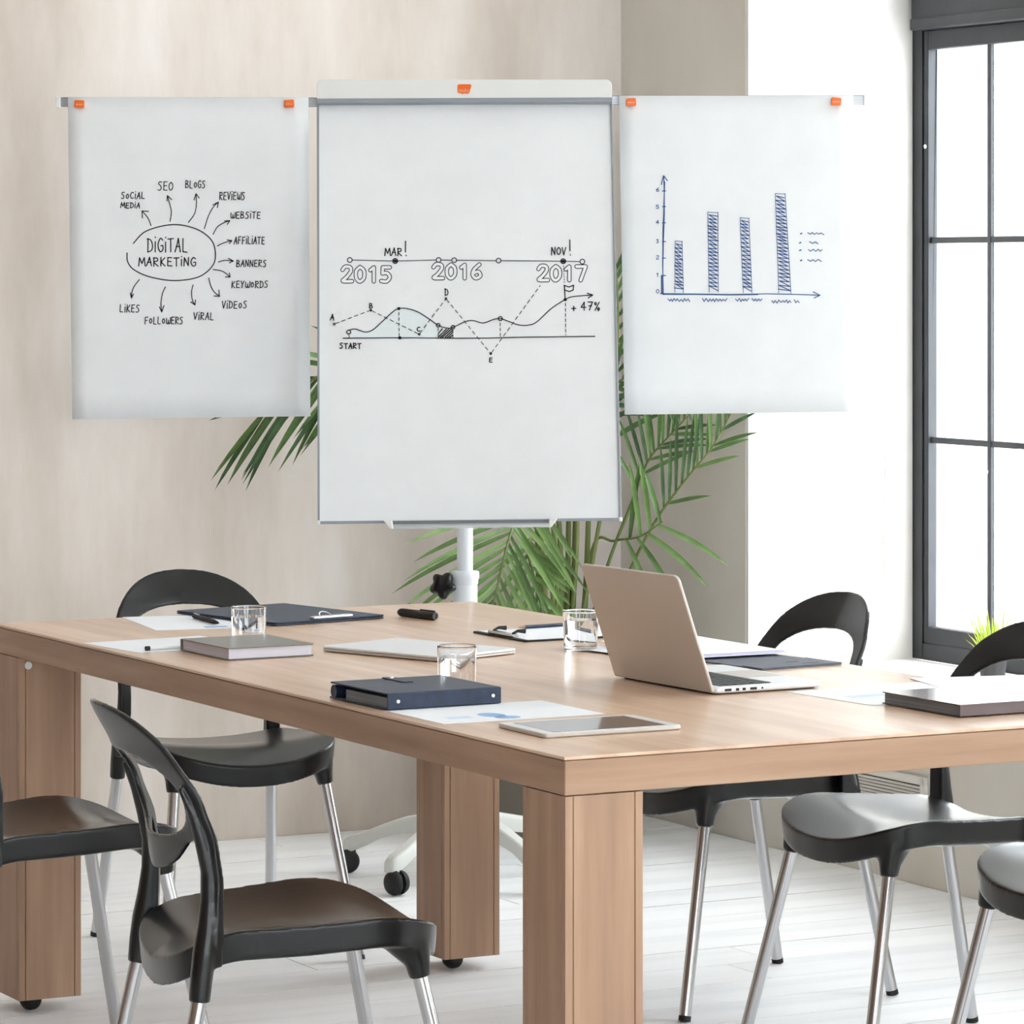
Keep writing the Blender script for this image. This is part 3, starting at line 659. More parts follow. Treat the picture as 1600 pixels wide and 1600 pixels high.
def fatten(strokes, w, off):                   # pieces stacked a hair apart, so none of them lie in one plane
    mb = MB()
    for st in strokes:
        segs = []; cur = [st[0]]
        for i in range(1, len(st)):
            cur.append(st[i])
            if i < len(st)-1:
                a = math.atan2(st[i][1]-st[i-1][1], st[i][0]-st[i-1][0]); b = math.atan2(st[i+1][1]-st[i][1], st[i+1][0]-st[i][0])
                if abs((b-a+math.pi) % (2*math.pi)-math.pi) > 0.6: segs.append(cur); cur = [st[i]]
        segs.append(cur)
        for j, sg in enumerate(segs):
            o_ = off+j*0.00005; L = []; R_ = []
            for i, p in enumerate(sg):
                a = sg[max(i-1, 0)]; b = sg[min(i+1, len(sg)-1)]; dx, dy = b[0]-a[0], b[1]-a[1]; l = math.hypot(dx, dy) or 1
                L.append((p[0]-dy/l*w/2, p[1]+dx/l*w/2)); R_.append((p[0]+dy/l*w/2, p[1]-dx/l*w/2))
            mb.grid([[BP(x, y, o_) for x, y in L], [BP(x, y, o_) for x, y in R_]])
            for q, p in enumerate((sg[0], sg[-1])): mb.add([BP(p[0]+w/2*math.cos(t*math.pi/7), p[1]+w/2*math.sin(t*math.pi/7), o_+0.000016*(q+1)) for t in range(14)], [tuple(range(14))])
    return mb
for txt, x0, x1, y0, y1 in (('2015', 170, 426, 238, 328), ('2016', 625, 880, 226, 312), ('2017', 1150, 1402, 234, 322)):
    cw = (x1-x0)/4
    for j, c in enumerate(txt):
        P = S2([(x0+cw*j+u/8*cw, y1-(y1-y0)*v/10) for u, v in DIG[c]])
        if c in '206': P = smooth_line(P, 5)
        if c == '5': P = P[:3]+smooth_line(P[2:], 5)[1:]
        dg_ = flat_obj('outlined_digit', fatten([P], 6.9, 0.0005+0.00003*j), M_INK, board)
        flat_obj('digit_infill', fatten([P], 4.2, 0.0012+0.00003*j), M_BOARD, board)

# pen tray
tr = MB()
quad0 = [(613, 813.5), (858, 811), (858, 826), (613, 828)]
prof = [(0.0, 0.006), (0.004, 0.05), (0.0, 0.055), (-0.006, 0.052), (-0.008, 0.012)]
def tray_pts(px, ytop, ybot):
    return [BP(px, ytop, 0.006), BP(px, ytop+(ybot-ytop)*0.55, 0.02), BP(px, ytop+(ybot-ytop)*0.62, 0.045), BP(px, ytop+(ybot-ytop)*0.8, 0.05), BP(px, ybot, 0.044), BP(px, ybot+0.5, 0.02), BP(px, ybot-4, 0.0)]
rr_ = [tray_pts(611, 813, 826.2), tray_pts(860, 810.5, 823.4)]
tr.grid(rr_, close=True); tr.f += [tuple(range(7)), tuple(range(7, 14))]
obj('pen_tray', tr, M_ALU, easel, world=True, smooth=True, angle=25)
obj('tray_channel', pslab(MB(), BP, [(613, 814), (859, 811.4), (859, 816.6), (613, 819.2)], 0.0195, 0.023), M_SLOT, [o for o in ALL(easel) if o.name.startswith('pen_tray')][0], world=True)
for q in ([(598, 812.5), (613, 812.5), (615, 827), (609, 826)], [(872, 809.5), (858, 810.5), (857, 824.5), (862, 823.5)]):
    obj('tray_end_cap', pslab(MB(), BP, q, 0.0, 0.052), M_WPLAS, easel, world=True, bevel=0.003)
# arms, bracket, pole, base
def vbox(mb, x0, y0, x1, y1, d0, d1, dy=0.0):
    return mb.hexa([at(x0, y0, d0), at(x1, y0+dy, d0), at(x1, y1+dy, d0), at(x0, y1, d0)], [at(x0, y0, d0)+Vector((0, d1-d0, 0)), at(x1, y0+dy, d0)+Vector((0, d1-d0, 0)), at(x1, y1+dy, d0)+Vector((0, d1-d0, 0)), at(x0, y1, d0)+Vector((0, d1-d0, 0))])
for (xa, ya, xb, dy, cap) in ((92, 152.0, 500, 0.3, (87, 94)), (950, 149.2, 1352, -0.6, (1350, 1357.5))):
    arm = obj('side_arm', vbox(MB(), xa, ya, xb, ya+14.5, 8.925, 8.94, dy), M_ALUM_PAINT, easel, world=True, bevel=0.001)
    for k in range(5):
        yy = ya+2.2+k*2.5; obj('arm_groove', vbox(MB(), xa+1, yy, xb-1, yy+0.9, 8.9235, 8.926, dy), M_ALU, arm, world=True)
    obj('arm_end_cap', vbox(MB(), cap[0], ya-1, cap[1], ya+16, 8.915, 8.945), M_WPLAS, arm, world=True, bevel=0.002)
for z0, z1, r in ((0.15, 0.712, 0.0298), (0.712, 1.52, 0.019)):
    obj('pole', MB().lathe([(r, z0), (r, z1)], 32), M_WPAINT, easel, smooth=True)
obj('collar', MB().lathe([(0.0298, 0.700), (0.0315, 0.704), (0.0315, 0.712), (0.0335, 0.716), (0.034, 0.728), (0.032, 0.732), (0.020, 0.733)], 32), M_WPAINT, easel, smooth=True)
knobT = Matrix.Translation((-0.052, -0.028, 0.700)) @ Matrix.Rotation(math.radians(72), 4, 'X') @ Matrix.Rotation(math.radians(-25), 4, 'Y')
kn = MB(); pts = [((0.0295+0.0048*math.cos(5*t))*math.cos(t-0.3), (0.0295+0.0048*math.cos(5*t))*math.sin(t-0.3)) for t in [2*math.pi*k/60 for k in range(60)]]
rows = [[Vector((x*s_, y*s_, z)) for x, y in pts] for s_, z in ((0.75, -0.012), (0.95, -0.008), (1, 0), (0.95, 0.008), (0.75, 0.012))]
kn.grid(rows, close=True); kn.f += [tuple(range(60))[::-1], tuple(range(240, 300))]
kn.v = [knobT @ v for v in kn.v]
kb = obj('knob', kn, M_BLACK, easel, smooth=True)
obj('knob_screw', MB().tube([(-0.05, -0.022, 0.70), (-0.01, -0.006, 0.70)], 0.005, 10), M_RUBBER, kb, smooth=True)
br_ = MB().box((-0.05, -0.03, 1.40), (0.05, 0.03, 1.52)); br_.hexa([(-0.06, -0.03, 1.38), (0.06, -0.03, 1.38), (0.06, -0.0, 1.5), (-0.06, 0.0, 1.5)], [(-0.06, -0.145, 1.36), (0.06, -0.145, 1.36), (0.06, -0.095, 1.52), (-0.06, -0.095, 1.52)])
obj('bracket', br_, M_GPLAS, easel, bevel=0.004)
# five arm base
obj('base_hub', MB().lathe([(0.0, 0.10), (0.05, 0.10), (0.055, 0.12), (0.052, 0.155), (0.036, 0.175), (0.0305, 0.2), (0.0, 0.2)], 32), M_GPLAS, easel, smooth=True)
for k in range(5):
    a = math.radians(163+72*k); u = Vector((math.cos(a), math.sin(a), 0)); w = Vector((-math.sin(a), math.cos(a), 0))
    rows = []
    for r, zt, h, hw_ in ((0.03, 0.158, 0.05, 0.026), (0.09, 0.152, 0.042, 0.024), (0.15, 0.140, 0.036, 0.021), (0.21, 0.119, 0.032, 0.019), (0.255, 0.100, 0.036, 0.018), (0.283, 0.092, 0.040, 0.018), (0.3, 0.083, 0.032, 0.015), (0.305, 0.072, 0.02, 0.012)):
        c = u*r
        rows.append([c-w*hw_+Vector((0, 0, zt-h)), c-w*hw_+Vector((0, 0, zt-0.010)), c-w*hw_*0.7+Vector((0, 0, zt)), c+w*hw_*0.7+Vector((0, 0, zt)), c+w*hw_+Vector((0, 0, zt-0.010)), c+w*hw_+Vector((0, 0, zt-h))])
    am = MB().grid(rows, close=True); am.f += [tuple(range(6)), tuple(range(42, 48))]
    arm = obj('base_arm', am, M_GPLAS, easel, smooth=True, angle=50, bevel=0.003)
    ck = a+(0.5, 1.35, 0.9, 2.0, 0.2)[k]; cv = Vector((math.cos(ck), math.sin(ck), 0))
    cen = u*0.285+cv*0.012
    T = Matrix.Translation(cen+Vector((0, 0, 0.029))) @ Matrix.Rotation(ck, 4, 'Z') @ Matrix.Rotation(math.pi/2, 4, 'X')
    wm = MB()
    for s in (-1, 1): wm.lathe([(0, s*0.0245), (0.016, s*0.0235), (0.025, s*0.019), (0.0288, s*0.011), (0.0288, s*0.005), (0.0, s*0.005)], 24, (0, 0, 0), T)
    obj('castor', wm, M_RUBBER, arm, smooth=True)
    obj('castor_stem', MB().tube([u*0.285+Vector((0, 0, 0.03)), u*0.285+Vector((0, 0, 0.072))], 0.009, 12), M_RUBBER, arm, smooth=True)

# side sheets
def sheet(hit, tl_, tr_, br2, bl2, curl, label, name='paper_sheet'):
    mb = MB(); nu, nv = 16, 12; rows = []
    for j in range(nv+1):
        v = j/nv; row = []
        for i in range(nu+1):
            u = i/nu
            x = (tl_[0]*(1-u)+tr_[0]*u)*(1-v)+(bl2[0]*(1-u)+br2[0]*u)*v; y = (tl_[1]*(1-u)+tr_[1]*u)*(1-v)+(bl2[1]*(1-u)+br2[1]*u)*v
            row.append(hit(x, y, curl(u, v)))
        rows.append(row)
    mb.grid(rows); root_loc = sum(rows[0], Vector((0, 0, 0)))/len(rows[0])
    me = bpy.data.meshes.new(name); me.from_pydata([tuple(v-root_loc) for v in mb.v], [], mb.f); me.update(); me.shade_smooth()
    o = link(name, me, M_BOARD); o.location = root_loc
    s = o.modifiers.new('thick', 'SOLIDIFY'); s.thickness = 0.0005; s.offset = 0
    return tag(o, label, 'paper', 'paper sheets hung on the easel arms')
SP = plane(at(300, 400, 8.90), Vector((0, -1, 0)))
S1 = sheet(SP, (106, 151.5), (482, 152), (485, 650.5), (113, 655), lambda u, v: 0.016*v*max(0, u-0.8)**2*9-0.01*v*max(0, 0.12-u)*2, 'hanging white sheet with a black mind map, left of the easel board')
S3 = sheet(SP, (967, 149.5), (1333, 149.5), (1340, 643.5), (976, 648), lambda u, v: -0.02*v*max(0, 0.2-u)**2*25+0.004*v*u, 'hanging white sheet with a blue bar chart, right of the easel board')
SPI = lambda x, y, off=0.0: SP(x, y, off+0.0004)
def curled(curl, tlx_, trx_, blx_, brx_, y0, y1):
    def hit(x, y, off=0.0):
        v = (y-y0)/(y1-y0); l = tlx_*(1-v)+blx_*v; r = trx_*(1-v)+brx_*v; u = (x-l)/(r-l)
        return SP(x, y, off+0.0016+curl(u, v))
    return hit
H1 = curled(lambda u, v: 0.016*v*max(0, u-0.8)**2*9-0.01*v*max(0, 0.12-u)*2, 106, 482, 113, 485, 152, 653)
H3 = curled(lambda u, v: -0.02*v*max(0, 0.2-u)**2*25+0.004*v*u, 967, 1333, 976, 1340, 150, 646)
Q1 = lambda pts: sc(pts, 0.3125, 60, 100)
for t, x0, x1, y0, y1 in (('SoCiAL', 411, 535, 641, 674), ('MEDiA', 409, 510, 693, 720), ('SEO', 594, 676, 588, 632), ('BLoGS', 733, 836, 583, 620), ('REViEWS', 903, 1034, 640, 679), ('WEBSiTE', 958, 1113, 739, 772), ('AFFiLiATE', 976, 1133, 864, 900), ('BANNERS', 988, 1142, 980, 1014), ('KEYWoRDS', 963, 1150, 1085, 1119), ('ViDEoS', 915, 1045, 1186, 1222), ('ViRAL', 773, 880, 1243, 1279), ('FoLLoWERS', 529, 725, 1265, 1300), ('LiKES', 404, 508, 1204, 1241)):
    draw('written_word', S1, H1, word(t, 60+x0*.3125, 60+x1*.3125, 100+y0*.3125, 100+y1*.3125, slant=0.5), 1.35, 0.0, M_INK)
for b_ in (word('DiGiTAL', 60+541*.3125, 60+752*.3125, 100+872*.3125, 100+940*.3125), word('MARKETiNG', 60+498*.3125, 60+792*.3125, 100+967*.3125, 100+1010*.3125)): draw('written_word', S1, H1, b_, 1.6, 0.0, M_INK)
draw('drawn_oval', S1, H1, [Q1(smooth_line([(475, 897), (540, 835), (672, 803), (790, 825), (865, 880), (885, 950), (870, 1010), (800, 1065), (680, 1083), (560, 1065), (480, 1030), (447, 990), (443, 945)], 6))], 1.6, 0.0, M_INK)
for body, barbs in (([(563, 808), (548, 770), (518, 735)], [(550, 737), (520, 770)]), ([(658, 787), (665, 740), (655, 695), (645, 658)], [(643, 685), (667, 678)]), ([(750, 792), (780, 750), (790, 700), (788, 648)], [(778, 680), (804, 670)]),
                    ([(830, 823), (850, 760), (875, 715), (900, 690)], [(872, 705), (895, 718)]), ([(873, 852), (895, 815), (925, 795), (957, 783)], [(930, 785), (945, 802)]), ([(895, 910), (925, 895), (967, 883)], [(943, 880), (955, 898)]),
                    ([(900, 990), (930, 982), (975, 985)], [(950, 972), (955, 995)]), ([(875, 1028), (910, 1033), (935, 1045), (958, 1065)], [(955, 1045), (935, 1065)]), ([(852, 1070), (862, 1110), (880, 1140), (905, 1162)], [(878, 1160), (902, 1130)]),
                    ([(773, 1105), (766, 1140), (770, 1180), (783, 1205)], [(762, 1190), (785, 1180)]), ([(635, 1115), (620, 1150), (613, 1200), (617, 1240)], [(605, 1215), (628, 1208)]), ([(505, 1078), (480, 1110), (468, 1140), (465, 1170)], [(460, 1145), (475, 1150)])):
    draw('drawn_arrow', S1, H1, [Q1(smooth_line(body, 5)), Q1([barbs[0], body[-1], barbs[1]])], 1.35, 0.0, M_INK)
Q3 = lambda pts: sc(pts, 0.2875, 940, 100)
random.seed(11)
def blue(name, strokes, w=1.2): return draw(name, S3, H3, strokes, w, 0.0, M_INKB)
blue('drawn_axis', [Q3([(338, 610), (341, 700), (341, 820), (336, 960), (333, 1100), (333, 1250)]), Q3([(343, 640), (338, 800), (334, 900), (332, 1080), (335, 1250)]), Q3([(325, 655), (330, 630), (338, 607), (347, 620), (358, 634)]), (1.8, Q3([(326, 1150), (326, 1246)]))]+[Q3([(330, y), (348, y)]) for y in (690, 775, 863, 965, 1055, 1150)], 1.3)
blue('drawn_axis', [Q3([(320, 1248), (500, 1250), (700, 1253), (900, 1249), (1060, 1252), (1187, 1257)]), Q3([(335, 1252), (520, 1252), (700, 1255), (850, 1253)]), Q3([(1150, 1238), (1187, 1257), (1155, 1272)])], 1.3)
for c, y in (('6', 692), ('5', 785), ('4', 868), ('3', 972), ('2', 1060), ('1', 1155), ('0', 1244)): blue('written_number', word(c, 940+294*.2875, 940+316*.2875, 100+(y-20)*.2875, 100+y*.2875), 1.0)
for (x0, x1, y0, x2, x3, y1) in ((400, 437, 962, 398, 444, 1242), (577, 632, 805, 585, 634, 1240), (753, 800, 836, 770, 817, 1244), (944, 997, 704, 963, 1029, 1246)):
    z = []; y = y0+14; side = 0
    while y < y1-10:
        v = (y-y0)/(y1-y0); l = x0*(1-v)+x2*v; r = x1*(1-v)+x3*v; z.append(((l+2 if side else r-2)+random.uniform(-5, 4), y+(9 if not side else -9))); side ^= 1; y += random.uniform(7.5, 12.5)
    blue('drawn_bar', [(0.9, Q3([(x0, y0), (x1, y0+3)])), (0.9, Q3([(x0, y0), (x2, y1)])), (1.0, Q3([(x1, y0), (x3, y1)])), Q3(z)], 1.3)
for x0, x1 in ((360, 487), (548, 690), (728, 800), (818, 876), (925, 1030), (1047, 1076)):
    x = x0; z = []; k = 0
    while x < x1: z.append((x, 1282+(7 if k % 2 else -6)+random.uniform(-3, 3)+(8 if x > 900 else 0))); x += random.uniform(7, 12); k += 1
    blue('scribbled_label', [Q3(z)], 1.15)
for (xd, y, x0, x1) in ((1085, 922, 1120, 1217), (1080, 972, 1130, 1188), (1080, 1013, 1125, 1206), (1085, 1068, 1120, 1196)):
    x = x0; z = []; k = 0
    while x < x1: z.append((x, y+(4 if k % 2 else -5)+random.uniform(-2, 2))); x += random.uniform(10, 17); k += 1
    blue('scribbled_label', [(1.9, Q3([(xd-4, y+1), (xd+3, y-2)])), Q3(z)], 1.15)
for (x, y, r, lab) in ((124, 162.5, 3, 'orange magnet at the left corner of the mind map sheet'), (452, 162, -3, 'orange magnet at the right corner of the mind map sheet'), (986, 159.5, -3, 'orange magnet at the left corner of the bar chart sheet'), (1306.5, 158.5, 5, 'orange magnet at the right corner of the bar chart sheet')):
    pl = rrect(-0.0118, -0.0092, 0.0118, 0.0092, 0.003, 4)
    q = MB().prism(pl, -0.004, 0.004, 'z'); R = Matrix.Rotation(math.radians(r), 4, 'Y') @ Matrix.Rotation(math.pi/2, 4, 'X')
    q.v = [R @ v for v in q.v]
    o = obj('magnet', q, M_ORANGE, bevel=0.0015, smooth=True); o.location = SP(x, y, 0.005); tag(o, lab, 'magnet', 'orange magnets holding the side sheets')
    o.rotation_euler = (0, 0, 0)
    e = flat_obj('magnet_lettering', MB(), M_ORANGEL, o) if False else None
    lm = MB()
    for k in range(4):
        cx = -0.006+k*0.004; lm.add([(cx+0.0016*math.cos(t*math.pi/4), -0.0043, -0.001+0.0016*math.sin(t*math.pi/4)) for t in range(8)], [tuple(range(8))])
    mm = bpy.data.meshes.new('magnet_lettering'); mm.from_pydata([tuple(v) for v in lm.v], [], lm.f); link('magnet_lettering', mm, M_ORANGEL, o)

# ------------------------------------------------------------------ palm
random.seed(5)
palm = thing('potted_palm', 'tall green palm with arching feathery fronds behind the flipchart easel', 'plant', (0.125, 9.62, 0))
obj('pot', MB().lathe([(0, 0), (0.155, 0), (0.165, 0.01), (0.205, 0.40), (0.212, 0.405), (0.212, 0.42), (0.196, 0.42), (0.19, 0.38), (0, 0.38)], 40), M_POT, palm, smooth=True)
sm = MB().lathe([(0, 0.392), (0.08, 0.394), (0.15, 0.388), (0.188, 0.384)], 32); obj('soil', sm, M_SOIL, palm, smooth=True)
def frond(pts, lmin, lmax, n, sides, start=0.35, droop=0.5, shade=(0, 1, 2), wid=0.0085, rad=0.006, ang=(48, 30), base=None, right=1.0, skip=0.0):
    P = [at(x, y, d) for x, y, d in pts]
    if base: P = [Vector((palm.location.x+base[0], palm.location.y+base[1], 0.38))]+P
    dense = []
    for i in range(len(P)-1):
        p0 = P[max(i-1, 0)]; p1 = P[i]; p2 = P[i+1]; p3 = P[min(i+2, len(P)-1)]
        for k in range(10):
            t = k/10; dense.append(0.5*((2*p1)+(-p0+p2)*t+(2*p0-5*p1+4*p2-p3)*t*t+(-p0+3*p1-3*p2+p3)*t**3))
    dense.append(P[-1]); m = len(dense)
    f = obj('frond', MB().tube(dense, [rad*(1-0.8*i/m)+0.0008 for i in range(m)], 7), M_STEM, palm, smooth=True, world=True)
    inv = mat_of(palm).inverted()
    for j in range(n):
        for s in sides:
            t = start+(1-start)*(j+0.15+random.uniform(-0.1, 0.1)+(0.4 if s > 0 else 0))/n
            if t > 0.995 or (s < 0 and random.random() < skip): continue
            i = min(m-2, int(t*(m-1))); p = dense[i].lerp(dense[i+1], t*(m-1)-i); T = (dense[min(i+2, m-1)]-dense[max(i-1, 0)]).normalized()
            u = (t-start)/(1-start)
            N = T.cross(Vector((0, 1, 0))); N = N.normalized()*s
            al = math.radians(ang[0]*(1-u)+ang[1]*u+random.uniform(-7, 7))
            dirv = (T*math.cos(al)+N*math.sin(al)+Vector((0, random.uniform(-0.35, 0.15), 0))).normalized()
            L = (lmin+(lmax-lmin)*math.sin(math.pi*min(1, 0.25+0.72*u)))*random.uniform(0.88, 1.1)*(right if s < 0 else 1)
            q = p.copy(); d = dirv.copy(); mb = MB(); rows = []; K = 6
            bn_ = d.cross(Vector((0.0, -1, 0.25))).normalized()
            for k in range(K+1):
                w = wid*math.sin(math.pi*min(1, 0.12+0.88*(k/K)))**0.7*(1 if k < K else 0.05)
                bn_ = d.cross(Vector((0.15, -1, 0.3))).normalized(); up = bn_.cross(d).normalized()
                rows.append([q-bn_*w+up*w*0.35, q.copy(), q+bn_*w+up*w*0.35])
                q = q+d*(L/K); d = (d+Vector((0, 0, -droop*0.16*(0.4+k/K)))).normalized()
            mb.grid(rows)
            me = bpy.data.meshes.new('leaflet'); me.from_pydata([tuple(inv @ v) for v in mb.v], [], mb.f); me.update(); me.shade_smooth()
            link('leaflet', me, M_LEAF[random.choice(shade)], f)
# (x, y, depth) of the rachis; base = offset of its root in the pot
frond([(835, 760, 9.55), (770, 640, 9.45), (680, 562, 9.35), (580, 560, 9.3), (490, 592, 9.25), (420, 632, 9.25)], 0.24, 0.32, 20, (1, -1), 0.5, 0.28, (0, 2, 1), 0.0068, 0.008, (50, 18), (-0.03, 0.02), right=0.6, skip=0.3)
frond([(868, 860, 9.6), (845, 760, 9.55), (818, 780, 9.35), (796, 840, 9.25), (776, 920, 9.2), (762, 985, 9.18)], 0.19, 0.28, 22, (1, -1), 0.40, 0.35, (1, 3, 0, 1), 0.0066, 0.006, (56, 30), (-0.01, -0.02), right=1.15)
frond([(985, 890, 9.55), (1027, 810, 9.5), (1075, 745, 9.45), (1112, 700, 9.42), (1146, 640, 9.4)], 0.15, 0.21, 15, (-1, 1), 0.42, 0.25, (0, 2, 1), 0.0052, 0.0045, (38, 30), (0.05, 0.0), right=0.62, skip=0.5)
frond([(948, 888, 9.6), (985, 790, 9.58), (1012, 722, 9.55), (1045, 682, 9.52), (1085, 640, 9.5)], 0.13, 0.2, 14, (-1, 1), 0.45, 0.3, (0, 1, 2), 0.0054, 0.0045, (44, 34), (0.03, 0.03), right=0.7, skip=0.35)
frond([(925, 880, 9.6), (945, 760, 9.58), (960, 620, 9.58), (966, 500, 9.55), (962, 410, 9.55)], 0.13, 0.22, 13, (-1, 1), 0.5, 0.5, (0, 2), 0.007, 0.006, (50, 30), (0.02, -0.03))
frond([(876, 880, 9.62), (868, 760, 9.62), (850, 620, 9.6), (800, 500, 9.5), (700, 440, 9.4)], 0.14, 0.24, 11, (-1, 1), 0.5, 0.6, (0, 2), 0.007, 0.008, (55, 30), (0.0, 0.0))
frond([(900, 880, 9.6), (905, 740, 9.6), (925, 640, 9.55), (980, 590, 9.5), (1050, 600, 9.45)], 0.12, 0.18, 9, (-1, 1), 0.55, 0.9, (0, 2), 0.0065, 0.006, (55, 35), (0.015, 0.01))
frond([(860, 880, 9.5), (832, 842, 9.42), (824, 860, 9.36), (836, 905, 9.3), (852, 975, 9.28)], 0.09, 0.15, 9, (-1, 1), 0.45, 0.45, (3, 3, 1), 0.0075, 0.005, (48, 30), (-0.02, -0.04))
frond([(925, 860, 9.64), (960, 845, 9.6), (1000, 838, 9.5), (1036, 814, 9.45)], 0.17, 0.24, 4, (-1, 1), 0.6, 0.55, (1, 0), 0.0072, 0.0045, (62, 62), (0.035, 0.02))
for (x0, x1) in ((845, 838), (886, 889), (912, 921), (894, 900)):
    obj('cane', MB().tube([Vector((palm.location.x+(x0-880)/620, palm.location.y+0.03, 0.38)), at((x0+x1)/2, 900, 9.63), at(x1, 760, 9.63), at(x1+2, 640, 9.62)], [0.009, 0.0075, 0.006, 0.004], 8), M_STEM, palm, smooth=True, world=True)

# ------------------------------------------------------------------ pot of grass on the sill
gp = thing('potted_grass', 'small dark grey pot of bright green grass on the window sill', 'plant', Vector(((1551-800)/F_PX*9.08, 9.08, SILL_Z)))
obj('pot', MB().lathe([(0, 0), (0.027, 0), (0.034, 0.062), (0.036, 0.063), (0.036, 0.07), (0.032, 0.07), (0.031, 0.06), (0, 0.06)], 28), M_POTG, gp, smooth=True)
random.seed(9)
for k in range(64):
    a = random.uniform(0, 2*math.pi); lean = random.uniform(0.05, 0.95); L = random.uniform(0.09, 0.145)*(1.05-0.25*lean); mb = MB(); rows = []
    b = Vector((0.022*math.cos(a)*random.random(), 0.022*math.sin(a)*random.random(), 0.058)); d = Vector((math.cos(a)*lean*0.8, math.sin(a)*lean*0.8, 1)).normalized(); w_ = Vector((1, 0.1, 0)) if k % 2 else Vector((0.8, 0.6, 0))
    for i in range(5):
        t = i/4; w = 0.0032*(1-t)**0.7+0.0002; rows.append([b-w_*w, b+w_*w]); b = b+d*L/4; d = (d+Vector((math.cos(a), math.sin(a), -0.5))*0.12*lean).normalized()
    mb.grid(rows); me = bpy.data.meshes.new('grass_blade'); me.from_pydata([tuple(v) for v in mb.v], [], mb.f); link('grass_blade', me, M_GRASS[k % 3], gp)

# ------------------------------------------------------------------ things on the table
TZ = 0.75
def frame_on(p0, p1, p2, z=TZ, L=None, W=None):
    """rectangle on the table: corner p0, p1 along its x, p2 roughly along its y"""
    a, b, c = (un(p[0], p[1], z) for p in (p0, p1, p2))
    ex = (b-a); ey = (c-a); l = L or ex.length; w = W or ey.length
    s = 1 if ex.x*ey.y-ex.y*ey.x > 0 else -1
    a1 = math.atan2(ex.y, ex.x); a2 = math.atan2(ey.y, ey.x)-s*math.pi/2
    d = (a2-a1+math.pi) % (2*math.pi)-math.pi; ang = a1+d*0.5
    return a, ang, l, w*s
def flatthing(name, label, cat, p0, p1, p2, z=TZ, L=None, W=None, group=None):
    a, ang, l, w = frame_on(p0, p1, p2, z, L, W)
    return thing(name, label, cat, a, ang, group), l, w
def paper(label, p0, p1, p2, L=None, W=None, z=TZ, prints=(), m=None, t=0.0006):
    o, l, w = flatthing('paper_sheet', label, 'paper', p0, p1, p2, z, L, W, 'printed papers on the table')
    x0, x1 = (0, l); y0, y1 = sorted((0, w))
    obj('sheet', MB().box((x0, y0, 0.0002), (x1, y1, t)), m or M_PAPER, o)
    for nm, poly, mm in prints(l, w) if prints else ():
        me = bpy.data.meshes.new(nm); me.from_pydata([(x, y, t+0.0002) for x, y in poly], [], [tuple(range(len(poly)))]); link(nm, me, mm, o)
    return o
def ell(cx, cy, rx, ry, a=0, n=24): return [(cx+rx*math.cos(2*math.pi*k/n)*math.cos(a)-ry*math.sin(2*math.pi*k/n)*math.sin(a), cy+rx*math.cos(2*math.pi*k/n)*math.sin(a)+ry*math.sin(2*math.pi*k/n)*math.cos(a)) for k in range(n)]
def rc(x0, y0, x1, y1): return [(x0, y0), (x1, y0), (x1, y1), (x0, y1)]
# far left sheet
pA = paper('white printed sheet under the dark pen and navy folder, by the far left chair', (243.5, 985.5), (180.5, 965.5), (362, 982.5), 0.297, 0.21,
      prints=lambda l, w: [('chart_print', rc(0.02+0.0, w*0.5, 0.05, w*0.72), M_BLUEP), ('chart_print', rc(0.02, w*0.74, 0.035, w*0.92), M_BLUEP), ('chart_print', rc(0.05, w*0.86, 0.075, w*0.94), M_BLUEP)])
# navy clipboard folder
fo, l, w = flatthing('clipboard_folder', 'closed navy clipboard folder with a chrome clip, lying beyond the leftmost glass', 'folder', (430, 979), (303, 960), (582, 966), L=0.345, W=0.27)
y0, y1 = sorted((0, w)); zb = 0.0009
obj('back_cover', MB().prism(rrect(0, y0, l, y1, 0.006), zb, zb+0.003), M_NAVY, fo, bevel=0.0008)
obj('inner_sheet', MB().box((0.01, y0+0.012, zb+0.003), (l-0.01, y1-0.012, zb+0.0042)), M_PAPER, fo)
obj('front_cover', MB().prism(rrect(0, y0, l, y1, 0.006), zb+0.0042, zb+0.0068), M_NAVY, fo, bevel=0.0008)
sgn = 1 if w > 0 else -1
clip = obj('clip', MB().prism(rrect(0.004, min(w*0.36, w*0.72), 0.020, max(w*0.36, w*0.72), 0.003), zb+0.0068, zb+0.0125), M_ALU, fo, bevel=0.002)
rg = [(0.016+0.012*math.sin(math.pi*k/12), w*0.5+0.014*math.cos(math.pi*k/12)*1, zb+0.011+0.008*math.sin(math.pi*k/12)) for k in range(13)]
obj('clip_ring', MB().tube(rg, 0.0013, 8), M_ALU, clip, smooth=True)
# pens
def pen(label, pa, pb, r, z, m=M_RUBBER, cap=True, name='ballpoint_pen'):
    a, b = un(pa[0], pa[1], z), un(pb[0], pb[1], z); d = b-a; L = d.length
    t = thing(name, label, 'pen', Vector((a.x, a.y, z)), math.atan2(d.y, d.x))
    return t, L
t, L = pen('dark capped pen lying on the printed sheet beside the navy clipboard folder', (302.5, 962.3), (342, 973.5), 0.0045, TZ+0.0058)
obj('barrel', MB().lathe([(0.0, 0), (0.004, 0.001), (0.0048, 0.01), (0.0048, L*0.8), (0.003, L*0.92), (0.001, L)], 14, (0, 0, 0), Matrix.Rotation(math.pi/2, 4, 'Y')), M_PORT, t, smooth=True)
obj('pocket_clip', MB().box((0.004, -0.0012, 0.0046), (0.036, 0.0012, 0.0062)), M_ALU, t)
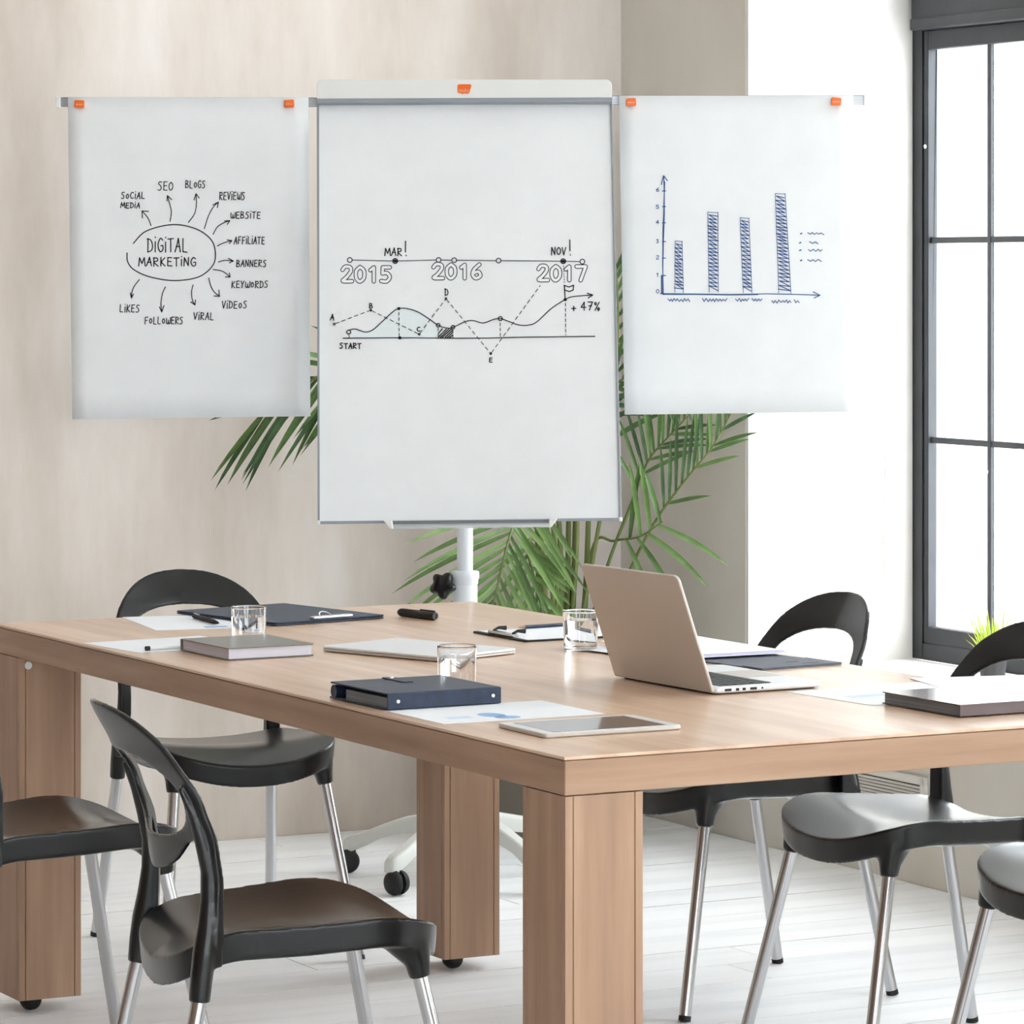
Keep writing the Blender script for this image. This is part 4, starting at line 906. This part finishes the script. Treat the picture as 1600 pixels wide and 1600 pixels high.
# sheet B + clear pen + taupe notebook
paper('blank white sheet sticking out from under the taupe notebook near the left table edge', (218, 1020.5), (148, 1007), (305, 1014.5), 0.22, 0.25)
nb, l, w = flatthing('notebook', 'taupe hardcover notebook with a pen loop, closed, in front of the leftmost glass', 'notebook', (356, 1031.8), (304, 1020), (516, 1022.4), L=0.205, W=0.172, z=TZ+0.0008)
def book(root, l, w, h, mc_, mp_, spine=None, ct=0.0018, inset=0.004):
    y0, y1 = sorted((0, w))
    obj('back_cover', MB().prism(rrect(0, y0, l, y1, 0.004), 0, ct), mc_, root, bevel=0.0006)
    obj('page_block', MB().box((inset, y0+inset, ct), (l-inset, y1-inset, h-ct)), mp_, root)
    obj('front_cover', MB().prism(rrect(0, y0, l, y1, 0.004), h-ct, h), mc_, root, bevel=0.0006)
    if spine == 'y0': obj('spine', MB().box((0, -0.0005 if w > 0 else -0.0015, 0.0005), (l, 0.0015 if w > 0 else 0.0005, h-0.0005)), mc_, root, bevel=0.0006)
    if spine == 'x1': obj('spine', MB().box((l-0.0015, y0, 0.0005), (l+0.0005, y1, h-0.0005)), mc_, root, bevel=0.0006)
    if spine == 'x0': obj('spine', MB().box((-0.0005, y0, 0.0005), (0.0015, y1, h-0.0005)), mc_, root, bevel=0.0006)
    if spine == 'yw': obj('spine', MB().box((0, w-0.0015, 0.0005), (l, w+0.0005, h-0.0005)), mc_, root, bevel=0.0006)
book(nb, l, w, 0.0215, M_TAUPE, M_PAGES, spine='x1')
obj('pen_loop', MB().prism(rrect(0.0, 0.0, 0.008, 0.016, 0.003), 0, 0.012, 'z'), M_RUBBER, nb).location = (l-0.002, w*0.12, 0.005)
t, L = pen('clear barrelled pen with dark cap on the blank sheet, left of the taupe notebook', (227.5, 1013.2), (301, 1008.6), 0.004, TZ+0.0052)
RY = Matrix.Rotation(math.pi/2, 4, 'Y')
obj('barrel', MB().lathe([(0.0038, 0.008), (0.004, 0.012), (0.004, L*0.82)], 14, (0, 0, 0), RY), M_WPLAS, t, smooth=True)
obj('end_plug', MB().lathe([(0, 0), (0.0042, 0.0), (0.0042, 0.008), (0, 0.008)], 14, (0, 0, 0), RY), M_RUBBER, t, smooth=True)
obj('cap', MB().lathe([(0, L*0.78), (0.0022, L*0.78), (0.0024, L*0.9), (0.0044, L*0.9), (0.0044, L), (0, L)], 14, (0, 0, 0), RY), M_RUBBER, t, smooth=True)
# closed laptop
lp, l, w = flatthing('closed_laptop', 'thin closed silver laptop lying left of the middle glass', 'laptop', (690, 1035.5), (523, 1019), (792.5, 1023), L=0.30, W=0.205)
y0, y1 = sorted((0, w))
obj('base', MB().prism(rrect(0, y0, l, y1, 0.012), 0.0015, 0.0055), M_LAPTOP, lp, bevel=0.001, smooth=True)
obj('lid', MB().prism(rrect(0, y0, l, y1, 0.012), 0.006, 0.0105), M_LAPBASE, lp, bevel=0.0014, smooth=True)
obj('rubber_foot', MB().prism(rrect(0.01, y0+0.01, l-0.01, y1-0.01, 0.01), 0.0002, 0.0016), M_RUBBER, lp)
obj('port', MB().box((0.004, w*0.96 if w > 0 else w*0.96, 0.003), (0.008, w*0.961, 0.0045)), M_PORT, lp)
# glasses
def tumbler(px, py, dia, h, level, label):
    c = un(px, py); r = dia/2
    t = thing('water_glass', label, 'glass', c, 0, 'water glasses on the table'); th = 0.0014; bt = 0.008; rb = r*0.93
    R = lambda z: rb+(r-rb)*z/h
    obj('tumbler', MB().lathe([(0, 0.0004), (rb-0.002, 0.0004), (rb, 0.002)]+[(R(z), z) for z in (0.0035, h*0.3, h*0.6, h-0.004, h-0.0012)]+[(R(h)-0.0003, h-0.0004), (r-th*0.5, h), (R(h)-th+0.0003, h-0.0004)]+[(R(z)-th, z) for z in (h-0.0012, h-0.004, h*0.6, h*0.3, bt+0.006, bt+0.004)]+[(rb-th-0.0012, bt+0.0012), (rb-th-0.004, bt), (rb-th-0.006, bt), (0, bt)], 64), M_GLASS, t, smooth=True)
    lv = h*level
    obj('water', MB().lathe([(0, bt-0.0004), (rb-th-0.006, bt-0.0004), (rb-th-0.004, bt-0.0003), (rb-th-0.001, bt+0.0012), (R(bt+0.004)-th+0.0003, bt+0.004), (R(bt+0.006)-th+0.0003, bt+0.006), (R(lv-0.002)-th+0.0003, lv-0.002), (R(lv)-th+0.0003, lv), (R(lv)-th-0.003, lv), (0, lv)], 64), M_WATER, t, smooth=True)
tumbler(388.7, 1002.5, 0.067, 0.066, 0.72, 'leftmost of the three water glasses, standing behind the taupe notebook')
tumbler(714, 1078, 0.066, 0.074, 0.74, 'middle of the three water glasses, standing behind the navy ring binder')
tumbler(907, 1015.5, 0.066, 0.073, 0.76, 'rightmost of the three water glasses, standing beside the open laptop lid')
# marker
a = un(625, 956.5, TZ+0.0088); b = un(678, 962.5, TZ+0.0088); 
mk = thing('marker_pen', 'fat black marker pen lying alone near the far corner of the table', 'marker', a, math.atan2(b.y-a.y, b.x-a.x)); L = 0.115
obj('barrel', MB().lathe([(0, -0.004), (0.005, -0.003), (0.0078, 0.003), (0.0085, 0.012), (0.0085, L*0.55), (0, L*0.55)], 24, (0, 0, 0), RY), M_RUBBER, mk, smooth=True)
cp = obj('cap', MB().lathe([(0, L*0.55), (0.0088, L*0.55), (0.0088, L*0.96), (0.0075, L), (0.004, L), (0.004, L*0.98), (0, L*0.98)], 24, (0, 0, 0), RY), M_BLACK, mk, smooth=True)
obj('cap_clip', MB().box((L*0.58, -0.002, 0.0085), (L*0.98, 0.002, 0.011)), M_BLACK, cp, bevel=0.0006)
# black clipboard with paper and pencil
cbd, l, w = flatthing('clipboard', 'black clipboard holding white paper behind the rightmost glass', 'clipboard', (820, 1003.7), (737, 989.3), (951.5, 997), L=0.212, W=0.315)
y0, y1 = sorted((0, w)); sg = 1 if w > 0 else -1
obj('board', MB().prism(rrect(0, y0, l, y1, 0.006), 0.0002, 0.0032), M_RUBBER, cbd, bevel=0.0006)
obj('sheet', MB().box((0.006, *sorted((w*0.03, w*0.98)), 0.0034)[:2]+(0.0034,) if False else (0.006, min(w*0.03, w*0.98), 0.0034), (l-0.006, max(w*0.03, w*0.98), 0.0042)), M_PAPER, cbd)
cl = obj('clip', MB().prism(rrect(l*0.28, min(0.004*sg, 0.020*sg), l*0.74, max(0.004*sg, 0.020*sg), 0.002), 0.0042, 0.0095), M_CHROME, cbd, bevel=0.0015)
for s in (0.33, 0.69):
    obj('clip_lever', MB().tube([(l*s, 0.012*sg, 0.010), (l*s+0.004, 0.025*sg, 0.014), (l*s+0.002, 0.040*sg, 0.013)], [0.0022, 0.003, 0.0045], 10), M_RUBBER, cl, smooth=True)
t, L = pen('dark pencil with bare wooden tip lying along the far edge of the black clipboard', (809, 980.4), (935, 972.5), 0.0035, TZ+0.0078, name='pencil')
obj('wooden_tip', MB().lathe([(0, 0), (0.0034, 0.016), (0, 0.016)], 8, (0, 0, 0), RY), M_WLEG, t)
obj('body', MB().lathe([(0, 0.016), (0.0035, 0.016), (0.0035, min(L, 0.175)), (0, min(L, 0.175))], 8, (0, 0, 0), RY), M_NAVY, t)
# dark open portfolio with papers
pf, l, w = flatthing('open_portfolio', 'open dark grey portfolio folder lying behind the open laptop', 'folder', (1190, 1048), (912, 1014.5), (1322, 1039.5), L=0.462, W=0.182)
y0, y1 = sorted((0, w)); sg = 1 if w > 0 else -1
obj('cover', MB().prism(rrect(0, y0, l, y1, 0.004), 0.0002, 0.0028), M_DGREY, pf, bevel=0.0006)
obj('flap_pocket', MB().prism([(0.0, 0.02*sg*0), (0.0, w), (0.10, w), (0.055, 0.0)], 0.003, 0.0042), M_DGREY, pf, bevel=0.0004)
obj('pocket_slit', MB().box((0.055, min(w*0.55, w*0.7), 0.0043), (0.057, max(w*0.55, w*0.7), 0.0046)).box((0.02, min(w*0.6, w*0.8), 0.0043), (0.022, max(w*0.6, w*0.8), 0.0046)), M_PORT, pf)
stack = [(0.0032, M_PAPER), (0.0046, M_LILAC), (0.006, M_PAPER), (0.0085, M_LILAC), (0.0105, M_PAPER)]
for i, (dz, mm) in enumerate(stack):
    labs = ['bottom white sheet of the stack on the dark grey portfolio', 'lower lilac sheet of the paper stack on the dark grey portfolio', 'middle white sheet of the paper stack on the dark grey portfolio', 'upper lilac sheet of the paper stack on the dark grey portfolio', 'topmost white sheet of the paper stack on the dark grey portfolio']
    j = i*1.4
    paper(labs[i], (1236-j*2.4, 1020.2-j*0.75), (1133-j*1.8, 998-j*0.7), (1104-j, 1029.5-j*0.7), 0.297, 0.21, z=TZ+0.0046+dz*0.55+0.0003, m=mm, t=0.0009)
paper('white sheet showing between the rightmost glass and the laptop lid', (975, 1023.5), (914, 1012.3), (1040, 1016), 0.15, 0.12, z=TZ+0.003)
# open laptop
H2 = un(1118, 1086.5); H1_ = un(972, 1060.5); ex = (H1_-H2).normalized(); ang = math.atan2(ex.y, ex.x)
lt = thing('open_laptop', 'open silver laptop seen from behind its lid at the centre right of the table', 'laptop', H2, ang); LL, LD = 0.305, 0.214
# local x: along the hinge away from the camera, local -y towards the user
bm_ = MB().prism(rrect(0, -LD, LL, 0, 0.012), 0.0022, 0.0125); base = obj('base', bm_, M_LAPBASE, lt, bevel=0.003, smooth=True)
obj('underside', MB().prism(rrect(0.008, -LD+0.008, LL-0.008, -0.004, 0.01), 0.0002, 0.0024), M_RUBBER, base)
for yy, wd_ in ((-0.018, 0.013), (-0.040, 0.006), (-0.053, 0.006), (-0.068, 0.013)): obj('port', MB().box((-0.0006, yy-wd_, 0.0055), (0.002, yy, 0.0095)), M_PORT, base)
obj('port', MB().lathe([(0, -0.0006), (0.0017, -0.0006), (0.0017, 0.001)], 10, (0, 0, 0), Matrix.Translation((0, -0.092, 0.0075)) @ RY), M_PORT, base)
obj('key_bed', MB().box((0.016, -0.122, 0.0120), (LL-0.016, -0.018, 0.01256)), M_KEY, base)
for r in range(6):
    nk = 14; 
    for k in range(nk):
        x = 0.0175+(LL-0.035)*k/nk; ww = (LL-0.035)/nk-0.0028
        if r == 5 and 4 <= k <= 8:
            if k > 4: continue
            ww = (LL-0.035)/nk*5-0.0028
        yb = -0.0195-r*0.0172; obj('key', MB().box((x, yb-0.0145, 0.0125), (x+ww, yb, 0.0137)), M_KEY, base)
obj('trackpad', MB().box((LL*0.34, -0.205, 0.0125), (LL*0.66, -0.130, 0.01275)), M_LAPTOP, base)
tilt = math.radians(19.5); LH = 0.206
lid = MB().prism(rrect(0, 0.0, LL, LH, 0.0, rs=(0.004, 0.004, 0.012, 0.012)), 0, 0.0055, 'z')
T = Matrix.Translation((0, 0.0065, 0.0035)) @ Matrix.Rotation(math.radians(90)-tilt, 4, 'X')
lid.v = [T @ v for v in lid.v]
# the lid leans back over the hinge: away from the keyboard
ld_ = obj('lid', lid, M_LAPTOP, lt, bevel=0.0015, smooth=True)
scn = MB().box((0.01, 0.012, 0.0056), (LL-0.01, LH-0.01, 0.006)); scn.v = [T @ v for v in scn.v]
obj('screen', scn, M_SCREEN, ld_)
obj('hinge', MB().tube([(0.03, -0.001, 0.011), (LL-0.03, -0.001, 0.011)], 0.0035, 10), M_PORT, lt, smooth=True)
# navy ring binder
bd, l, w = flatthing('ring_binder', 'navy ring binder with two white spine studs on the near left table edge', 'binder', (604.5, 1110), (531, 1094.5), (802.5, 1098), L=0.205, W=0.205, z=TZ+0.0012)
y0, y1 = sorted((0, w)); h = 0.0265
obj('back_cover', MB().prism(rrect(0, y0, l, y1, 0.003), 0, 0.0025), M_NAVY, bd, bevel=0.0008)
obj('front_cover', MB().prism(rrect(0, y0, l*0.985, y1, 0.003), h-0.0025, h), M_NAVY, bd, bevel=0.0008)
spn = obj('spine', MB().box((-0.003, y0, 0.0005), (0.0005, y1, h-0.0005)), M_NAVY, bd, bevel=0.0015)
for fy in (0.09, 0.925): obj('stud', MB().lathe([(0, 0), (0.003, 0), (0.0028, 0.0014), (0, 0.002)], 16, (0, 0, 0), Matrix.Translation((-0.003, w*fy, h*0.5)) @ Matrix.Rotation(-math.pi/2, 4, 'Y')), M_WPLAS, spn, smooth=True)
obj('page_block', MB().box((0.006, y0+0.004, 0.0026), (l*0.74, y1-0.004, h-0.008)), M_PAGEG, bd)
obj('rolled_flap', MB().tube([(l*0.93, y0+0.001, 0.0115), (l*0.93, y1-0.001, 0.0115)], 0.0108, 20), M_NAVY, bd, smooth=True)
obj('snap_tab', MB().prism(rrect(l*0.62, min(w*0.46, w*0.56), l*0.99, max(w*0.46, w*0.56), 0.003), h, h+0.0018), M_NAVY, bd)
obj('snap_button', MB().lathe([(0, h+0.0018), (0.005, h+0.0018), (0.0045, h+0.004), (0, h+0.0045)], 16, (l*0.9, w*0.5, 0)), M_ALU, bd, smooth=True)
# sheet with blue pie charts
paper('white printed sheet with pale blue round charts, under the navy ring binder', (694, 1132), (607, 1112.5), (946.5, 1116), 0.21, 0.285,
      prints=lambda l, w: [('chart_print', ell(0.070, w*0.42, 0.028, 0.021), M_BLUEP), ('chart_print', ell(0.033, w*0.45, 0.019, 0.021), M_BLUEP), ('chart_print', rc(0.05, w*0.13, 0.075, w*0.28), M_BLUEP2)])
# tablet
tb2, l, w = flatthing('tablet', 'silver edged tablet with a dark glossy screen on the near corner of the table', 'tablet', (851, 1154.3), (782.5, 1135.5), (1062, 1138), L=0.155, W=0.238)
y0, y1 = sorted((0, w))
obj('body', MB().prism(rrect(0, y0, l, y1, 0.010), 0.0003, 0.0068), M_LAPTOP, tb2, bevel=0.0018, smooth=True)
obj('bezel', MB().prism(rrect(0.0015, y0+0.0015, l-0.0015, y1-0.0015, 0.009), 0.0066, 0.0072), M_LAPBASE, tb2)
obj('screen', MB().box((0.012, y0+0.022, 0.0070), (l-0.012, y1-0.022, 0.0075)), M_TABG, tb2)
# right: sheets and maroon notebook
paper('white sheet sticking out left of the maroon notebook', (1365, 1103), (1248, 1084.3), (1455, 1096), 0.235, 0.297, prints=lambda l, w: [('chart_print', rc(0.10, w*0.12, 0.13, w*0.4), M_BLUEP2)])
paper('white sheet reaching the right picture edge behind the maroon notebook', (1500, 1084), (1455, 1066.5), (1600, 1080), 0.24, 0.297, z=TZ+0.0008)
mb_, l, w = flatthing('notebook', 'maroon hardcover notebook with a pale glare, at the right picture edge', 'notebook', (1500, 1120.5), (1390, 1101), (1600, 1113.5), L=0.215, W=0.31, z=TZ+0.0016)
book(mb_, l, w, 0.0190, M_MAROON, M_PAGEG, spine='x0')
